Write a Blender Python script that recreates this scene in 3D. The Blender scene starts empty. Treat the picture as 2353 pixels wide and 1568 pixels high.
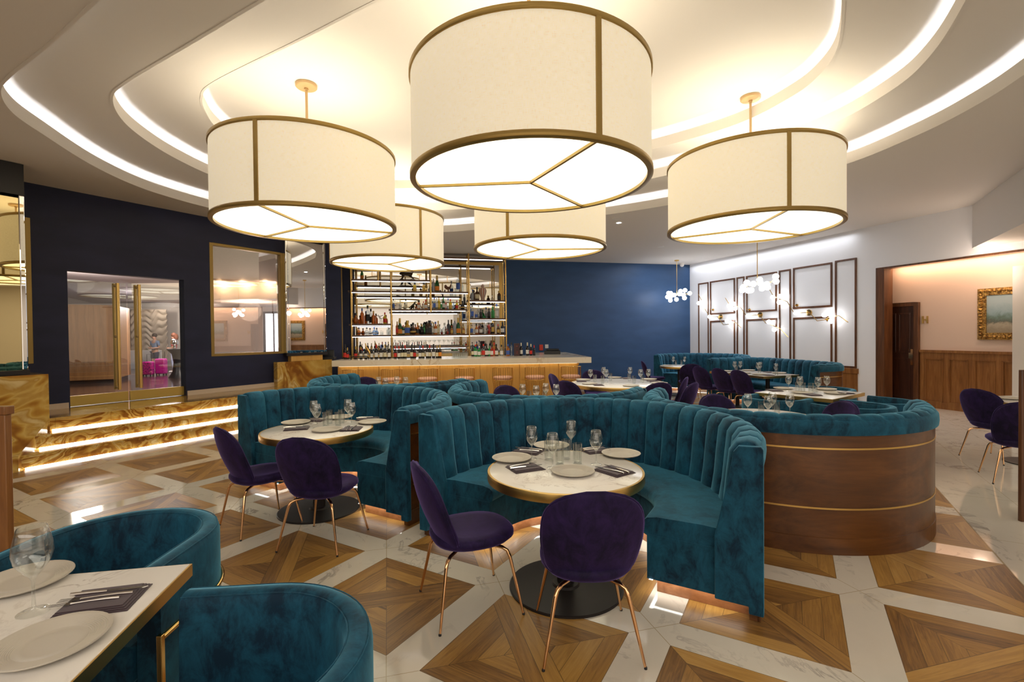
import bpy, bmesh, math, random
from mathutils import Vector, Matrix, geometry
random.seed(7)
PI = math.pi; sin = math.sin; cos = math.cos
SC = bpy.context.scene
COL = SC.collection
# ---------------------------------------------------------------- camera, world, exposure
IW, IH = 2353, 1568
FPX, PITCH, ROLL, EYE = 1110.25, .0144, -.0104, 1.61
_F = Vector((0, cos(PITCH), -sin(PITCH))); _R0 = Vector((1, 0, 0)); _U0 = _R0.cross(_F)
_R = _R0 * cos(ROLL) + _U0 * sin(ROLL); _U = -_R0 * sin(ROLL) + _U0 * cos(ROLL)
cam_d = bpy.data.cameras.new('camera'); cam = bpy.data.objects.new('camera', cam_d); COL.objects.link(cam)
cam_d.sensor_fit = 'HORIZONTAL'; cam_d.sensor_width = 36; cam_d.lens = 36 * FPX / IW
cam_d.clip_start = .05; cam_d.clip_end = 200
cam.matrix_world = Matrix(((_R.x, _U.x, -_F.x, 0), (_R.y, _U.y, -_F.y, 0), (_R.z, _U.z, -_F.z, EYE), (0, 0, 0, 1)))
SC.camera = cam
vs = SC.view_settings
vs.view_transform = 'Standard'; vs.look = 'None'; vs.gamma = 1; vs.use_curve_mapping = False
vs.exposure = 0.14
SC.cycles.transparent_max_bounces = 24
SC.cycles.max_bounces = 8
SC.cycles.sample_clamp_indirect = 6
wd = bpy.data.worlds.new('world'); SC.world = wd; wd.use_nodes = True
wb = wd.node_tree.nodes['Background']; wb.inputs[0].default_value = (1.0, .93, .84, 1); wb.inputs[1].default_value = .3

def area(name, loc, rot, sx, sy, power, col=(1, .93, .85), spread=PI):
    d = bpy.data.lights.new(name, 'AREA'); d.shape = 'RECTANGLE'; d.size = sx; d.size_y = sy; d.energy = power; d.color = col; d.spread = spread
    o = bpy.data.objects.new(name, d); COL.objects.link(o); o.location = loc; o.rotation_euler = rot; return o
def point(name, loc, power, col, r=.05, spot=None):
    d = bpy.data.lights.new(name, 'SPOT' if spot else 'POINT'); d.energy = power; d.color = col; d.shadow_soft_size = r
    if spot: d.spot_size = spot; d.spot_blend = .6
    o = bpy.data.objects.new(name, d); COL.objects.link(o); o.location = loc; return o

# ---------------------------------------------------------------- plan helpers: a view ray met with a real plane of the room
def ray(px, py): return _F + _R * ((px - 1176.5) / FPX) - _U * ((py - 784) / FPX)
def G(px, py, z=0.0):
    d = ray(px, py); t = (z - EYE) / d.z; return Vector((d.x * t, d.y * t, z))
class Plane:                                   # vertical plane through A heading towards B
    def __init__(s, A, B):
        s.A = Vector((A[0], A[1], 0)); s.d = (Vector((B[0], B[1], 0)) - s.A).normalized(); s.n = Vector((s.d.y, -s.d.x, 0))
    def W(s, px, py):
        r = ray(px, py); t = (s.A - Vector((0, 0, EYE))).dot(s.n) / r.dot(s.n)
        p = Vector((0, 0, EYE)) + r * t; return (p - s.A).dot(s.d), p.z
    def P(s, u, z=0, off=0): return s.A + s.d * u + s.n * off + Vector((0, 0, z))
UD = Vector((cos(.5324), -sin(.5324), 0)); WD = Vector((sin(.5324), cos(.5324), 0))      # the floor grid's two directions
def AB(a, b, z=0): return UD * a + WD * b + Vector((0, 0, z))

# ---------------------------------------------------------------- object helpers
def tag(o, label=None, cat=None, group=None, kind=None):
    if label: o['label'] = label
    if cat: o['category'] = cat
    if group: o['group'] = group
    if kind: o['kind'] = kind
    return o
def empty(name, loc=(0, 0, 0), rz=0):
    o = bpy.data.objects.new(name, None); COL.objects.link(o); o.location = loc; o.rotation_euler = (0, 0, rz); o.empty_display_size = .05; return o
def copy_tree(o, parent=None):
    c = o.copy(); COL.objects.link(c)
    c.parent = parent
    for ch in list(o.children): copy_tree(ch, c)
    return c
class MB:
    def __init__(s): s.v = []; s.f = []
    def add(s, vs, fs):
        n = len(s.v); s.v += [tuple(v) for v in vs]; s.f += [tuple(i + n for i in f) for f in fs]; return s
    def box(s, x0, x1, y0, y1, z0, z1):
        return s.add([(x, y, z) for z in (z0, z1) for x, y in ((x0, y0), (x1, y0), (x1, y1), (x0, y1))],
                     [(3, 2, 1, 0), (4, 5, 6, 7), (0, 1, 5, 4), (1, 2, 6, 5), (2, 3, 7, 6), (3, 0, 4, 7)])
    def prism(s, poly, z0, z1):
        n = len(poly); vs = [(p[0], p[1], z0) for p in poly] + [(p[0], p[1], z1) for p in poly]
        return s.add(vs, [tuple(range(n - 1, -1, -1)), tuple(range(n, 2 * n))] + [(i, (i + 1) % n, n + (i + 1) % n, n + i) for i in range(n)])
    def slab(s, P, u0, u1, z0, z1, o0, o1):      # a box on a Plane
        c = [P.P(u0, z0, o0), P.P(u1, z0, o0), P.P(u1, z0, o1), P.P(u0, z0, o1)]
        return s.prism([(p.x, p.y) for p in c], z0, z1)
    def bar(s, p, q, w, h=None, up=(0, 0, 1)):
        p = Vector(p); q = Vector(q); h = h or w; d = (q - p).normalized(); u = Vector(up)
        if abs(d.dot(u)) > .99: u = Vector((1, 0, 0))
        r = d.cross(u).normalized() * w / 2; t = r.cross(d).normalized() * h / 2
        return s.add([p - r - t, p + r - t, p + r + t, p - r + t, q - r - t, q + r - t, q + r + t, q - r + t],
                     [(0, 1, 2, 3), (7, 6, 5, 4), (0, 4, 5, 1), (1, 5, 6, 2), (2, 6, 7, 3), (3, 7, 4, 0)])
    def tube(s, pts, r, n=8, closed=False, caps=True):
        pts = [Vector(p) for p in pts]; m = len(pts); rs = r if isinstance(r, (list, tuple)) else [r] * m
        base = len(s.v); up = None
        for i, p in enumerate(pts):
            a = pts[(i - 1) % m] if (closed or i > 0) else p; b = pts[(i + 1) % m] if (closed or i < m - 1) else p
            d = (b - a).normalized()
            if up is None:
                up = d.orthogonal().normalized()
            up = (up - d * up.dot(d)).normalized(); sd = d.cross(up)
            for k in range(n):
                t = 2 * PI * k / n; s.v.append(tuple(p + (up * cos(t) + sd * sin(t)) * rs[i]))
        for i in range(m if closed else m - 1):
            j = (i + 1) % m
            for k in range(n):
                l = (k + 1) % n; s.f.append((base + i * n + k, base + i * n + l, base + j * n + l, base + j * n + k))
        if caps and not closed:
            s.f.append(tuple(base + k for k in range(n - 1, -1, -1))); s.f.append(tuple(base + (m - 1) * n + k for k in range(n)))
        return s
    def lathe(s, prof, n=24, c=(0, 0, 0), sq=None):
        base = len(s.v); m = len(prof)
        for r, z in prof:
            for k in range(n):
                t = 2 * PI * k / n; rr = r
                if sq: rr = r / (abs(cos(t)) ** sq + abs(sin(t)) ** sq) ** (1 / sq)
                s.v.append((c[0] + rr * cos(t), c[1] + rr * sin(t), c[2] + z))
        for i in range(m - 1):
            for k in range(n):
                l = (k + 1) % n; s.f.append((base + i * n + k, base + i * n + l, base + (i + 1) * n + l, base + (i + 1) * n + k))
        if prof[0][0] > 1e-4: s.f.append(tuple(base + k for k in range(n - 1, -1, -1)))
        if prof[-1][0] > 1e-4: s.f.append(tuple(base + (m - 1) * n + k for k in range(n)))
        return s
    def shell(s, prof, n=24, c=(0, 0, 0)):        # lathe without caps
        base = len(s.v); m = len(prof)
        for r, z in prof:
            for k in range(n):
                t = 2 * PI * k / n; s.v.append((c[0] + r * cos(t), c[1] + r * sin(t), c[2] + z))
        for i in range(m - 1):
            for k in range(n):
                l = (k + 1) % n; s.f.append((base + i * n + k, base + i * n + l, base + (i + 1) * n + l, base + (i + 1) * n + k))
        return s
    def sphere(s, c, r, n=12):
        m = n // 2 + 1
        return s.lathe([(max(r * sin(PI * i / (m - 1)), 1e-5), -r * cos(PI * i / (m - 1))) for i in range(m)], n, c)
    def grid(s, fn, nu, nv, cu=False, cv=False):
        base = len(s.v); U = nu if cu else nu + 1; V = nv if cv else nv + 1
        for i in range(U):
            for j in range(V): s.v.append(tuple(fn(i / nu, j / nv)))
        for i in range(nu):
            for j in range(nv):
                a = i; b = (i + 1) % U; c = j; d = (j + 1) % V
                s.f.append((base + a * V + c, base + b * V + c, base + b * V + d, base + a * V + d))
        return s
    def poly_holes(s, outer, holes, z, flip=False):
        loops = [[Vector((p[0], p[1], z)) for p in outer]] + [[Vector((p[0], p[1], z)) for p in h] for h in holes]
        tris = geometry.tessellate_polygon(loops); vs = [v for l in loops for v in l]
        return s.add(vs, [t[::-1] if flip else t for t in tris])
    def build(s, name, m, parent=None, smooth=40, bevel=0, sub=0, solid=0, loc=None, soff=0):
        me = bpy.data.meshes.new(name); me.from_pydata(s.v, [], s.f); me.validate()
        b = bmesh.new(); b.from_mesh(me); bmesh.ops.remove_doubles(b, verts=b.verts, dist=1e-5); bmesh.ops.recalc_face_normals(b, faces=b.faces); b.to_mesh(me); b.free()
        me.materials.append(m)
        if smooth:
            me.shade_smooth(); me.set_sharp_from_angle(angle=math.radians(smooth))
        o = bpy.data.objects.new(name, me); COL.objects.link(o)
        if parent: o.parent = parent
        if loc: o.location = loc
        if solid:
            md = o.modifiers.new('solid', 'SOLIDIFY'); md.thickness = solid; md.offset = soff
        if bevel:
            md = o.modifiers.new('bevel', 'BEVEL'); md.width = bevel; md.segments = 2; md.limit_method = 'ANGLE'
        if sub:
            md = o.modifiers.new('sub', 'SUBSURF'); md.levels = sub; md.render_levels = sub
        return o

# ---------------------------------------------------------------- materials
class NT:
    def __init__(s, name):
        s.m = bpy.data.materials.new(name); s.m.use_nodes = True; s.t = s.m.node_tree; s.b = s.t.nodes['Principled BSDF']; s.out = s.t.nodes['Material Output']
    def n(s, ty, **kw):
        nd = s.t.nodes.new(ty)
        for k, v in kw.items(): setattr(nd, k, v)
        return nd
    def set(s, sock, v):
        if isinstance(v, bpy.types.NodeSocket): s.t.links.new(v, sock)
        elif isinstance(v, (tuple, list)) and len(v) == 3 and sock.type == 'RGBA': sock.default_value = (*v, 1)
        else: sock.default_value = v
    def M(s, op, a, b=None, c=None):
        nd = s.n('ShaderNodeMath', operation=op); s.set(nd.inputs[0], a)
        if b is not None: s.set(nd.inputs[1], b)
        if c is not None: s.set(nd.inputs[2], c)
        return nd.outputs[0]
    def mix(s, f, a, b, mode='MIX'):
        nd = s.n('ShaderNodeMix', data_type='RGBA', blend_type=mode); s.set(nd.inputs[0], f); s.set(nd.inputs[6], a); s.set(nd.inputs[7], b); return nd.outputs[2]
    def ramp(s, f, stops):
        nd = s.n('ShaderNodeValToRGB'); s.set(nd.inputs[0], f); e = nd.color_ramp.elements
        while len(e) < len(stops): e.new(.5)
        for el, (p, c) in zip(e, stops): el.position = p; el.color = (*c, 1)
        return nd.outputs[0]
    def noise(s, vec, scale, detail=3, rough=.5, dist=0, out=0):
        nd = s.n('ShaderNodeTexNoise'); 
        if vec is not None: s.set(nd.inputs['Vector'], vec)
        s.set(nd.inputs['Scale'], scale); s.set(nd.inputs['Detail'], detail); s.set(nd.inputs['Roughness'], rough); s.set(nd.inputs['Distortion'], dist); return nd.outputs[out]
    def comb(s, x, y, z):
        nd = s.n('ShaderNodeCombineXYZ'); s.set(nd.inputs[0], x); s.set(nd.inputs[1], y); s.set(nd.inputs[2], z); return nd.outputs[0]
    def obj(s): return s.n('ShaderNodeTexCoord').outputs['Object']
    def pos(s): return s.n('ShaderNodeNewGeometry').outputs['Position']
    def mapv(s, vec, scale=(1, 1, 1), rot=(0, 0, 0), loc=(0, 0, 0)):
        nd = s.n('ShaderNodeMapping'); s.set(nd.inputs[0], vec); nd.inputs['Scale'].default_value = scale; nd.inputs['Rotation'].default_value = rot; nd.inputs['Location'].default_value = loc; return nd.outputs[0]
    def bump(s, h, strength=.3, dist=.01):
        nd = s.n('ShaderNodeBump'); nd.inputs['Strength'].default_value = strength; nd.inputs['Distance'].default_value = dist; s.set(nd.inputs['Height'], h); s.set(s.b.inputs['Normal'], nd.outputs[0])
    def P(s, **kw):
        for k, v in kw.items(): s.set(s.b.inputs[k.replace('_', ' ')], v)
        return s
def plain(name, col, rough=.5, metal=0, **kw):
    t = NT(name); t.P(Base_Color=col, Roughness=rough, Metallic=metal)
    for k, v in kw.items(): t.set(t.b.inputs[k.replace('_', ' ')], v)
    return t.m
def emis(name, col, st, base=(.8, .8, .8)):
    t = NT(name); t.P(Base_Color=base, Roughness=.6); t.set(t.b.inputs['Emission Color'], col); t.set(t.b.inputs['Emission Strength'], st); return t.m
MT = {}
def velvet(name, dark, light, sheen):
    t = NT(name); o = t.obj()
    n1 = t.noise(t.mapv(o, (1, 1, .6)), 12, 6, .72, .45); n2 = t.noise(o, 2.2, 2, .5, .4)
    f = t.M('ADD', t.M('MULTIPLY', n1, .65), t.M('MULTIPLY', n2, .45))
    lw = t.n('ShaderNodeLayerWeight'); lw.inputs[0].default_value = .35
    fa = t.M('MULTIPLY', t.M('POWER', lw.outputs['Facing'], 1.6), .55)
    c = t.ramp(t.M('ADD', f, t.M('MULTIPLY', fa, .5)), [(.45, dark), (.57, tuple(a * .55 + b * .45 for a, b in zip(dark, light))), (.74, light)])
    t.P(Base_Color=c, Roughness=.75, Sheen_Weight=.8, Sheen_Roughness=.34, Sheen_Tint=sheen, Specular_IOR_Level=.25)
    t.bump(t.noise(o, 60, 3), .12, .004)
    return t.m
MT['teal'] = velvet('teal_velvet', (.0012, .018, .040), (.011, .115, .195), (.20, .50, .66))
MT['purple'] = velvet('purple_velvet', (.005, .002, .018), (.028, .012, .082), (.24, .17, .52))
def wood(name, c1, c2, c3, axis=2, scale=1.0, rough=.35, coat=.2):
    t = NT(name); sc = [14 * scale] * 3; sc[axis] = 1.1 * scale
    o = t.mapv(t.obj(), tuple(sc)); n = t.noise(o, 1.0, 6, .6, .8); n2 = t.noise(t.mapv(t.obj(), tuple(4 * q for q in sc)), 1.2, 3, .6)
    t.P(Base_Color=t.ramp(t.M('ADD', t.M('MULTIPLY', n, .75), t.M('MULTIPLY', n2, .25)), [(.32, c1), (.5, c2), (.68, c3)]), Roughness=rough, Coat_Weight=coat, Coat_Roughness=.1); return t.m
MT['walnut'] = wood('walnut_veneer', (.055, .017, .003), (.105, .035, .006), (.16, .058, .012), 0, .6, .32, .12)
MT['walnut_v'] = wood('walnut_upright', (.06, .02, .007), (.11, .04, .013), (.18, .07, .025), 2)
MT['mahogany'] = wood('dark_mahogany', (.02, .006, .003), (.045, .013, .006), (.08, .026, .011), 2)
MT['oakpanel'] = wood('brown_oak', (.16, .058, .014), (.26, .105, .027), (.36, .165, .05), 2)
MT['baroak'] = wood('honey_oak', (.56, .29, .055), (.64, .35, .075), (.70, .40, .10), 2, .8, .45, 0)
MT['lobbyoak'] = wood('knotty_oak', (.20, .09, .028), (.28, .14, .045), (.36, .19, .07), 2, .7, .5, 0)
MT['plinth'] = wood('plinth_wood', (.20, .075, .025), (.30, .12, .045), (.42, .19, .08), 0, .8)
MT['shelfwood'] = wood('shelf_walnut', (.10, .052, .030), (.16, .085, .05), (.22, .125, .075), 0)
MT['brass'] = plain('polished_brass', (.78, .50, .17), .16, 1)
MT['brushed'] = plain('brushed_brass', (.70, .46, .15), .34, 1)
MT['rose'] = plain('rose_gold', (.80, .47, .24), .12, 1)
MT['antique'] = plain('antique_gold_paint', (.36, .24, .07), .38, .75)
MT['chrome'] = plain('polished_steel', (.75, .74, .72), .12, 1)
MT['blackmetal'] = plain('black_metal', (.018, .014, .013), .42, .3)
MT['black'] = plain('black_plastic', (.012, .012, .013), .4)
MT['white'] = plain('white_paint', (.80, .78, .74), .55)
MT['ceil'] = plain('ceiling_paint', (.74, .70, .65), .7)
MT['wallwhite'] = plain('white_wall_paint', (.86, .87, .90), .55)
MT['wallcream'] = plain('cream_wall_paint', (.72, .66, .59), .6)
MT['wallpink'] = plain('warm_wall_paint', (.74, .55, .43), .6)
MT['skirting'] = plain('stone_skirting', (.55, .44, .33), .4)
MT['ceramic'] = plain('stoneware_glaze', (.52, .47, .39), .42)
MT['napkin'] = plain('plum_linen', (.040, .014, .022), .9, Sheen_Weight=.3)
MT['pink'] = plain('pink_leather', (.86, .50, .36), .5)
MT['ceramicw'] = plain('white_ceramic', (.8, .78, .74), .3)
def navy(name, a, b, rough):
    t = NT(name); n = t.noise(t.mapv(t.obj(), (1, 1, 3)), 1.2, 3); t.P(Base_Color=t.ramp(n, [(.35, a), (.65, b)]), Roughness=rough, Specular_IOR_Level=.3); t.bump(t.noise(t.obj(), 120, 2), .08, .002); return t.m
MT['navy'] = navy('navy_wallpaper', (.011, .014, .040), (.016, .020, .056), .5)
MT['blue'] = navy('blue_wallpaper', (.030, .074, .170), (.037, .088, .200), .4)
def marble(name, base, vein, scale=1.2, rough=.08, amt=1.0, gold=None):
    t = NT(name); p = t.obj()
    w = t.noise(p, scale * 1.3, 6, .62, 1.2)
    line = t.M('ABSOLUTE', t.M('SUBTRACT', w, .5)); v = t.M('SMOOTH_MAX', t.M('SUBTRACT', 1, t.M('MULTIPLY', line, 38)), 0, .1)
    g = t.noise(p, scale * .9, 2); v = t.M('MULTIPLY', v, t.M('MULTIPLY', t.M('SMOOTH_MAX', t.M('SUBTRACT', g, .47), 0, .05), 5 * amt))
    v = t.M('MINIMUM', v, 1)
    t.P(Base_Color=t.mix(v, base, vein), Roughness=rough); return t.m
MT['tabletop'] = marble('white_quartz', (.84, .80, .74), (.33, .25, .20), 3.2, .16, .8)
MT['barmarble'] = marble('gold_veined_marble', (.80, .72, .58), (.46, .28, .08), .9, .15, 1.5)
def onyx(name, k=1.0):
    t = NT(name); p = t.pos(); n1 = t.noise(t.mapv(p, (1, 1, 1.5)), .9 * k, 3, .5, .3, 1)
    q = t.n('ShaderNodeMix', data_type='RGBA', blend_type='LINEAR_LIGHT'); q.inputs[0].default_value = .9; t.set(q.inputs[6], p); t.set(q.inputs[7], n1)
    w = t.n('ShaderNodeTexWave', wave_type='RINGS', rings_direction='SPHERICAL'); t.set(w.inputs['Vector'], t.noise(q.outputs[2], 1.1 * k, 3, .5, 1.0, 1)); w.inputs['Scale'].default_value = 2.6; w.inputs['Distortion'].default_value = 7; w.inputs['Detail'].default_value = 3
    n = t.noise(p, 5 * k, 4, .6, 1.0)
    f = t.M('ADD', t.M('MULTIPLY', w.outputs[1], .72), t.M('MULTIPLY', n, .30))
    sp = t.n('ShaderNodeVectorMath', operation='DOT_PRODUCT'); t.set(sp.inputs[0], p); sp.inputs[1].default_value = tuple(WD)
    seam = t.M('LESS_THAN', t.M('FRACT', t.M('DIVIDE', sp.outputs['Value'], .62)), .006)
    f = t.M('ADD', f, t.M('MULTIPLY', t.M('SINE', t.M('MULTIPLY', t.noise(q.outputs[2], 2.2 * k, 4, .55, .6), 24)), .07))
    t.P(Base_Color=t.mix(t.M('MULTIPLY', seam, .6), t.ramp(f, [(.10, (.24, .09, .015)), (.3, (.38, .18, .03)), (.48, (.50, .29, .055)), (.64, (.60, .40, .11)), (.8, (.46, .27, .06)), (.95, (.68, .52, .24))]), (.10, .04, .01)), Roughness=.1); return t.m
MT['onyx'] = onyx('amber_onyx', 1.0)
MT['onyx2'] = onyx('amber_onyx_pale', .55)
def glassmat(name, tint=(1, 1, 1), refl=.9, ior=1.45, lo=.0):
    t = NT(name); t.t.nodes.remove(t.b)
    tr = t.n('ShaderNodeBsdfTransparent'); tr.inputs[0].default_value = (*tint, 1); gl = t.n('ShaderNodeBsdfGlossy'); gl.inputs['Roughness'].default_value = .01; gl.inputs[0].default_value = (refl, refl, refl, 1)
    lw = t.n('ShaderNodeLayerWeight'); lw.inputs[0].default_value = .5
    mx = t.n('ShaderNodeMixShader'); f = t.M('MINIMUM', t.M('ADD', .03 + lo, t.M('MULTIPLY', t.M('POWER', lw.outputs['Facing'], 3.5), (ior - 1) * 1.1)), 1)
    t.set(mx.inputs[0], f); t.t.links.new(tr.outputs[0], mx.inputs[1]); t.t.links.new(gl.outputs[0], mx.inputs[2]); t.t.links.new(mx.outputs[0], t.out.inputs[0]); return t.m
MT['glass'] = glassmat('clear_glass', (.93, .94, .93), 1.0, 1.62, .06)
MT['doorglass'] = glassmat('door_glass', (.86, .88, .90), .75, 1.5, .10)
MT['winglass'] = glassmat('tinted_window_glass', (.80, .74, .70), .9, 1.6, .20)
MT['mirror'] = plain('mirror_glass', (.74, .73, .72), .012, 1)
MT['goldmirror'] = plain('bronze_mirror', (.55, .46, .25), .015, 1)
MT['led'] = emis('led_white', (.93, .95, 1), 7)
MT['ledcove'] = emis('cove_led', (.90, .93, 1), 17)
MT['ledstep'] = emis('step_led', (1, .95, .88), 9)
MT['bulb'] = emis('opal_globe', (1, .98, .97), 9)
MT['spot'] = emis('downlight_lens', (.9, .95, 1), 12)
def liquid(name, col, rough=.04):
    t = NT(name); t.P(Base_Color=col, Roughness=rough, Coat_Weight=.6, Coat_Roughness=.03)
    lw = t.n('ShaderNodeLayerWeight'); lw.inputs[0].default_value = .5
    tr = t.n('ShaderNodeBsdfTransparent'); tr.inputs[0].default_value = (*[min(1, c * 1.6 + .1) for c in col], 1)
    mx = t.n('ShaderNodeMixShader'); t.set(mx.inputs[0], t.M('MULTIPLY', t.M('SUBTRACT', 1, lw.outputs['Facing']), .45)); t.t.links.new(t.b.outputs[0], mx.inputs[1]); t.t.links.new(tr.outputs[0], mx.inputs[2]); t.t.links.new(mx.outputs[0], t.out.inputs[0]); return t.m
# ================================================================ THE SETTING
H = 3.9; ZP = .54
LV = [3.9, 4.17, 4.44, 4.70]
YA = -.5324
def floor_mat():
    t = NT('inlaid_floor'); g = t.n('ShaderNodeSeparateXYZ'); t.set(g.inputs[0], t.pos()); X, Y = g.outputs[0], g.outputs[1]
    cu = t.M('ADD', t.M('ADD', t.M('MULTIPLY', X, cos(YA)), t.M('MULTIPLY', Y, sin(YA))), 3.6704 + 60)
    cv = t.M('ADD', t.M('SUBTRACT', t.M('MULTIPLY', X, sin(YA)), t.M('MULTIPLY', Y, cos(YA))), 2.634 + 60)
    iu, iv = t.M('FLOOR', cu), t.M('FLOOR', cv)
    fu, fv = t.M('SUBTRACT', t.M('SUBTRACT', cu, iu), .5), t.M('SUBTRACT', t.M('SUBTRACT', cv, iv), .5)
    au, av = t.M('ABSOLUTE', fu), t.M('ABSOLUTE', fv); d = t.M('MAXIMUM', au, av); m = .108
    par = t.M('FLOORED_MODULO', t.M('ADD', iu, iv), 2)                      # 0: band runs from the far corner to the near corner
    sgn = t.M('SUBTRACT', t.M('MULTIPLY', par, 2), 1)
    diag = t.M('MULTIPLY', t.M('ADD', fu, t.M('MULTIPLY', sgn, fv)), .7071); adiag = t.M('ABSOLUTE', diag)
    inband = t.M('LESS_THAN', adiag, .088)
    along_d = t.M('MULTIPLY', t.M('SUBTRACT', fu, t.M('MULTIPLY', sgn, fv)), .7071)
    su = t.M('GREATER_THAN', au, av)                                        # side whose planks run along v
    pw = .098
    k = t.M('FLOOR', t.M('DIVIDE', t.M('SUBTRACT', .5 - m, d), pw))
    across = t.M('SUBTRACT', .5 - m, d)
    alongs = t.M('ADD', t.M('MULTIPLY', su, fv), t.M('MULTIPLY', t.M('SUBTRACT', 1, su), fu))
    nb = t.M('SUBTRACT', 1, inband)
    along = t.M('ADD', t.M('MULTIPLY', inband, along_d), t.M('MULTIPLY', nb, alongs))
    acr = t.M('ADD', t.M('MULTIPLY', inband, diag), t.M('MULTIPLY', nb, across))
    sq = t.M('ADD', t.M('MULTIPLY', su, t.M('SIGN', fu)), t.M('MULTIPLY', t.M('SUBTRACT', 1, su), t.M('MULTIPLY', t.M('SIGN', fv), 2)))
    pid = t.M('ADD', t.M('MULTIPLY', inband, t.M('ADD', t.M('SIGN', diag), 30)), t.M('MULTIPLY', nb, t.M('ADD', k, t.M('MULTIPLY', sq, 7))))
    seed = t.comb(t.M('ADD', iu, t.M('MULTIPLY', pid, .137)), t.M('ADD', iv, t.M('MULTIPLY', pid, .71)), pid)
    wn = t.n('ShaderNodeTexWhiteNoise', noise_dimensions='3D'); t.set(wn.inputs[0], seed); rnd = wn.outputs[0]
    gv = t.comb(t.M('MULTIPLY', along, 2.0), t.M('MULTIPLY', acr, 26), t.M('ADD', t.M('MULTIPLY', rnd, 40), pid))
    gr = t.noise(gv, 1.5, 6, .68, 1.1); gr2 = t.noise(t.comb(t.M('MULTIPLY', along, 5), t.M('MULTIPLY', acr, 110), pid), 1.3, 4, .6)
    f = t.M('ADD', t.M('ADD', t.M('MULTIPLY', gr, .62), t.M('MULTIPLY', gr2, .16)), t.M('MULTIPLY', rnd, .32))
    wc = t.ramp(f, [(.26, (.075, .034, .009)), (.40, (.18, .084, .020)), (.54, (.31, .155, .034)), (.70, (.42, .228, .052)), (.9, (.52, .32, .10))])
    # plank joints
    kf = t.M('FRACT', t.M('DIVIDE', across, pw)); jt = t.M('MAXIMUM', t.M('LESS_THAN', kf, .03), t.M('LESS_THAN', t.M('ABSOLUTE', t.M('SUBTRACT', au, av)), .0022))
    jb = t.M('MAXIMUM', t.M('LESS_THAN', adiag, .0018), t.M('LESS_THAN', t.M('ABSOLUTE', t.M('SUBTRACT', adiag, .088)), .0018))
    joint = t.M('ADD', t.M('MULTIPLY', nb, jt), t.M('MULTIPLY', inband, jb)); joint = t.M('MINIMUM', t.M('MAXIMUM', joint, jb), 1)
    wc = t.mix(t.M('MULTIPLY', joint, .7), wc, (.05, .025, .01))
    # marble
    p = t.comb(X, Y, t.M('ADD', t.M('MULTIPLY', iu, 3.7), t.M('MULTIPLY', iv, 1.3)))
    w = t.noise(t.mapv(p, (1.8, 1, 1), (0, 0, .6)), 1.6, 6, .62, 1.0); line = t.M('ABSOLUTE', t.M('SUBTRACT', w, .5))
    v = t.M('MAXIMUM', t.M('SUBTRACT', 1, t.M('MULTIPLY', line, 42)), 0); gm = t.M('MAXIMUM', t.M('SUBTRACT', t.noise(p, 1.4, 2), .45), 0)
    v = t.M('MINIMUM', t.M('MULTIPLY', t.M('MULTIPLY', v, gm), 4), .8)
    cl = t.noise(p, 2.5, 4, .6, .5)
    mc = t.mix(v, t.mix(t.M('MULTIPLY', cl, .5), (.70, .645, .545), (.55, .50, .42)), (.33, .29, .25))
    # grout along the mitres of the crossings
    nu_, nv_ = t.M('SUBTRACT', .5, au), t.M('SUBTRACT', .5, av)
    gt = t.M('MULTIPLY', t.M('LESS_THAN', t.M('ABSOLUTE', t.M('SUBTRACT', nu_, nv_)), .0032), t.M('LESS_THAN', t.M('MAXIMUM', nu_, nv_), m))
    iswood = t.M('LESS_THAN', d, .5 - m)
    cor = t.M('MULTIPLY', t.M('GREATER_THAN', cu, 60 + 5 - m), 1)          # plain marble of the passage
    iswood = t.M('MULTIPLY', iswood, t.M('SUBTRACT', 1, cor)); gt = t.M('MULTIPLY', gt, t.M('SUBTRACT', 1, cor))
    cg = t.M('LESS_THAN', t.M('ABSOLUTE', t.M('SUBTRACT', cu, 65 - m)), .006)
    c2 = t.M('FRACT', t.M('DIVIDE', cv, 1.2)); c3 = t.M('FRACT', t.M('DIVIDE', cu, .6)); cg2 = t.M('MULTIPLY', cor, t.M('MAXIMUM', t.M('LESS_THAN', c2, .004), t.M('LESS_THAN', c3, .006)))
    gt = t.M('MAXIMUM', gt, t.M('MAXIMUM', cg, cg2))
    mc = t.mix(t.M('MULTIPLY', gt, .75), mc, (.36, .27, .13))
    t.P(Base_Color=t.mix(iswood, mc, wc), Roughness=t.M('ADD', .07, t.M('MULTIPLY', iswood, t.M('ADD', .20, t.M('MULTIPLY', gr2, .2)))), Specular_IOR_Level=.5)
    return t.m
MT['floor'] = floor_mat()
def struct(o, k='structure'): o['kind'] = k; return o
struct(MB().box(-30, 18, -7, 32, -.2, 0).build('floor', MT['floor'], smooth=0))

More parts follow.
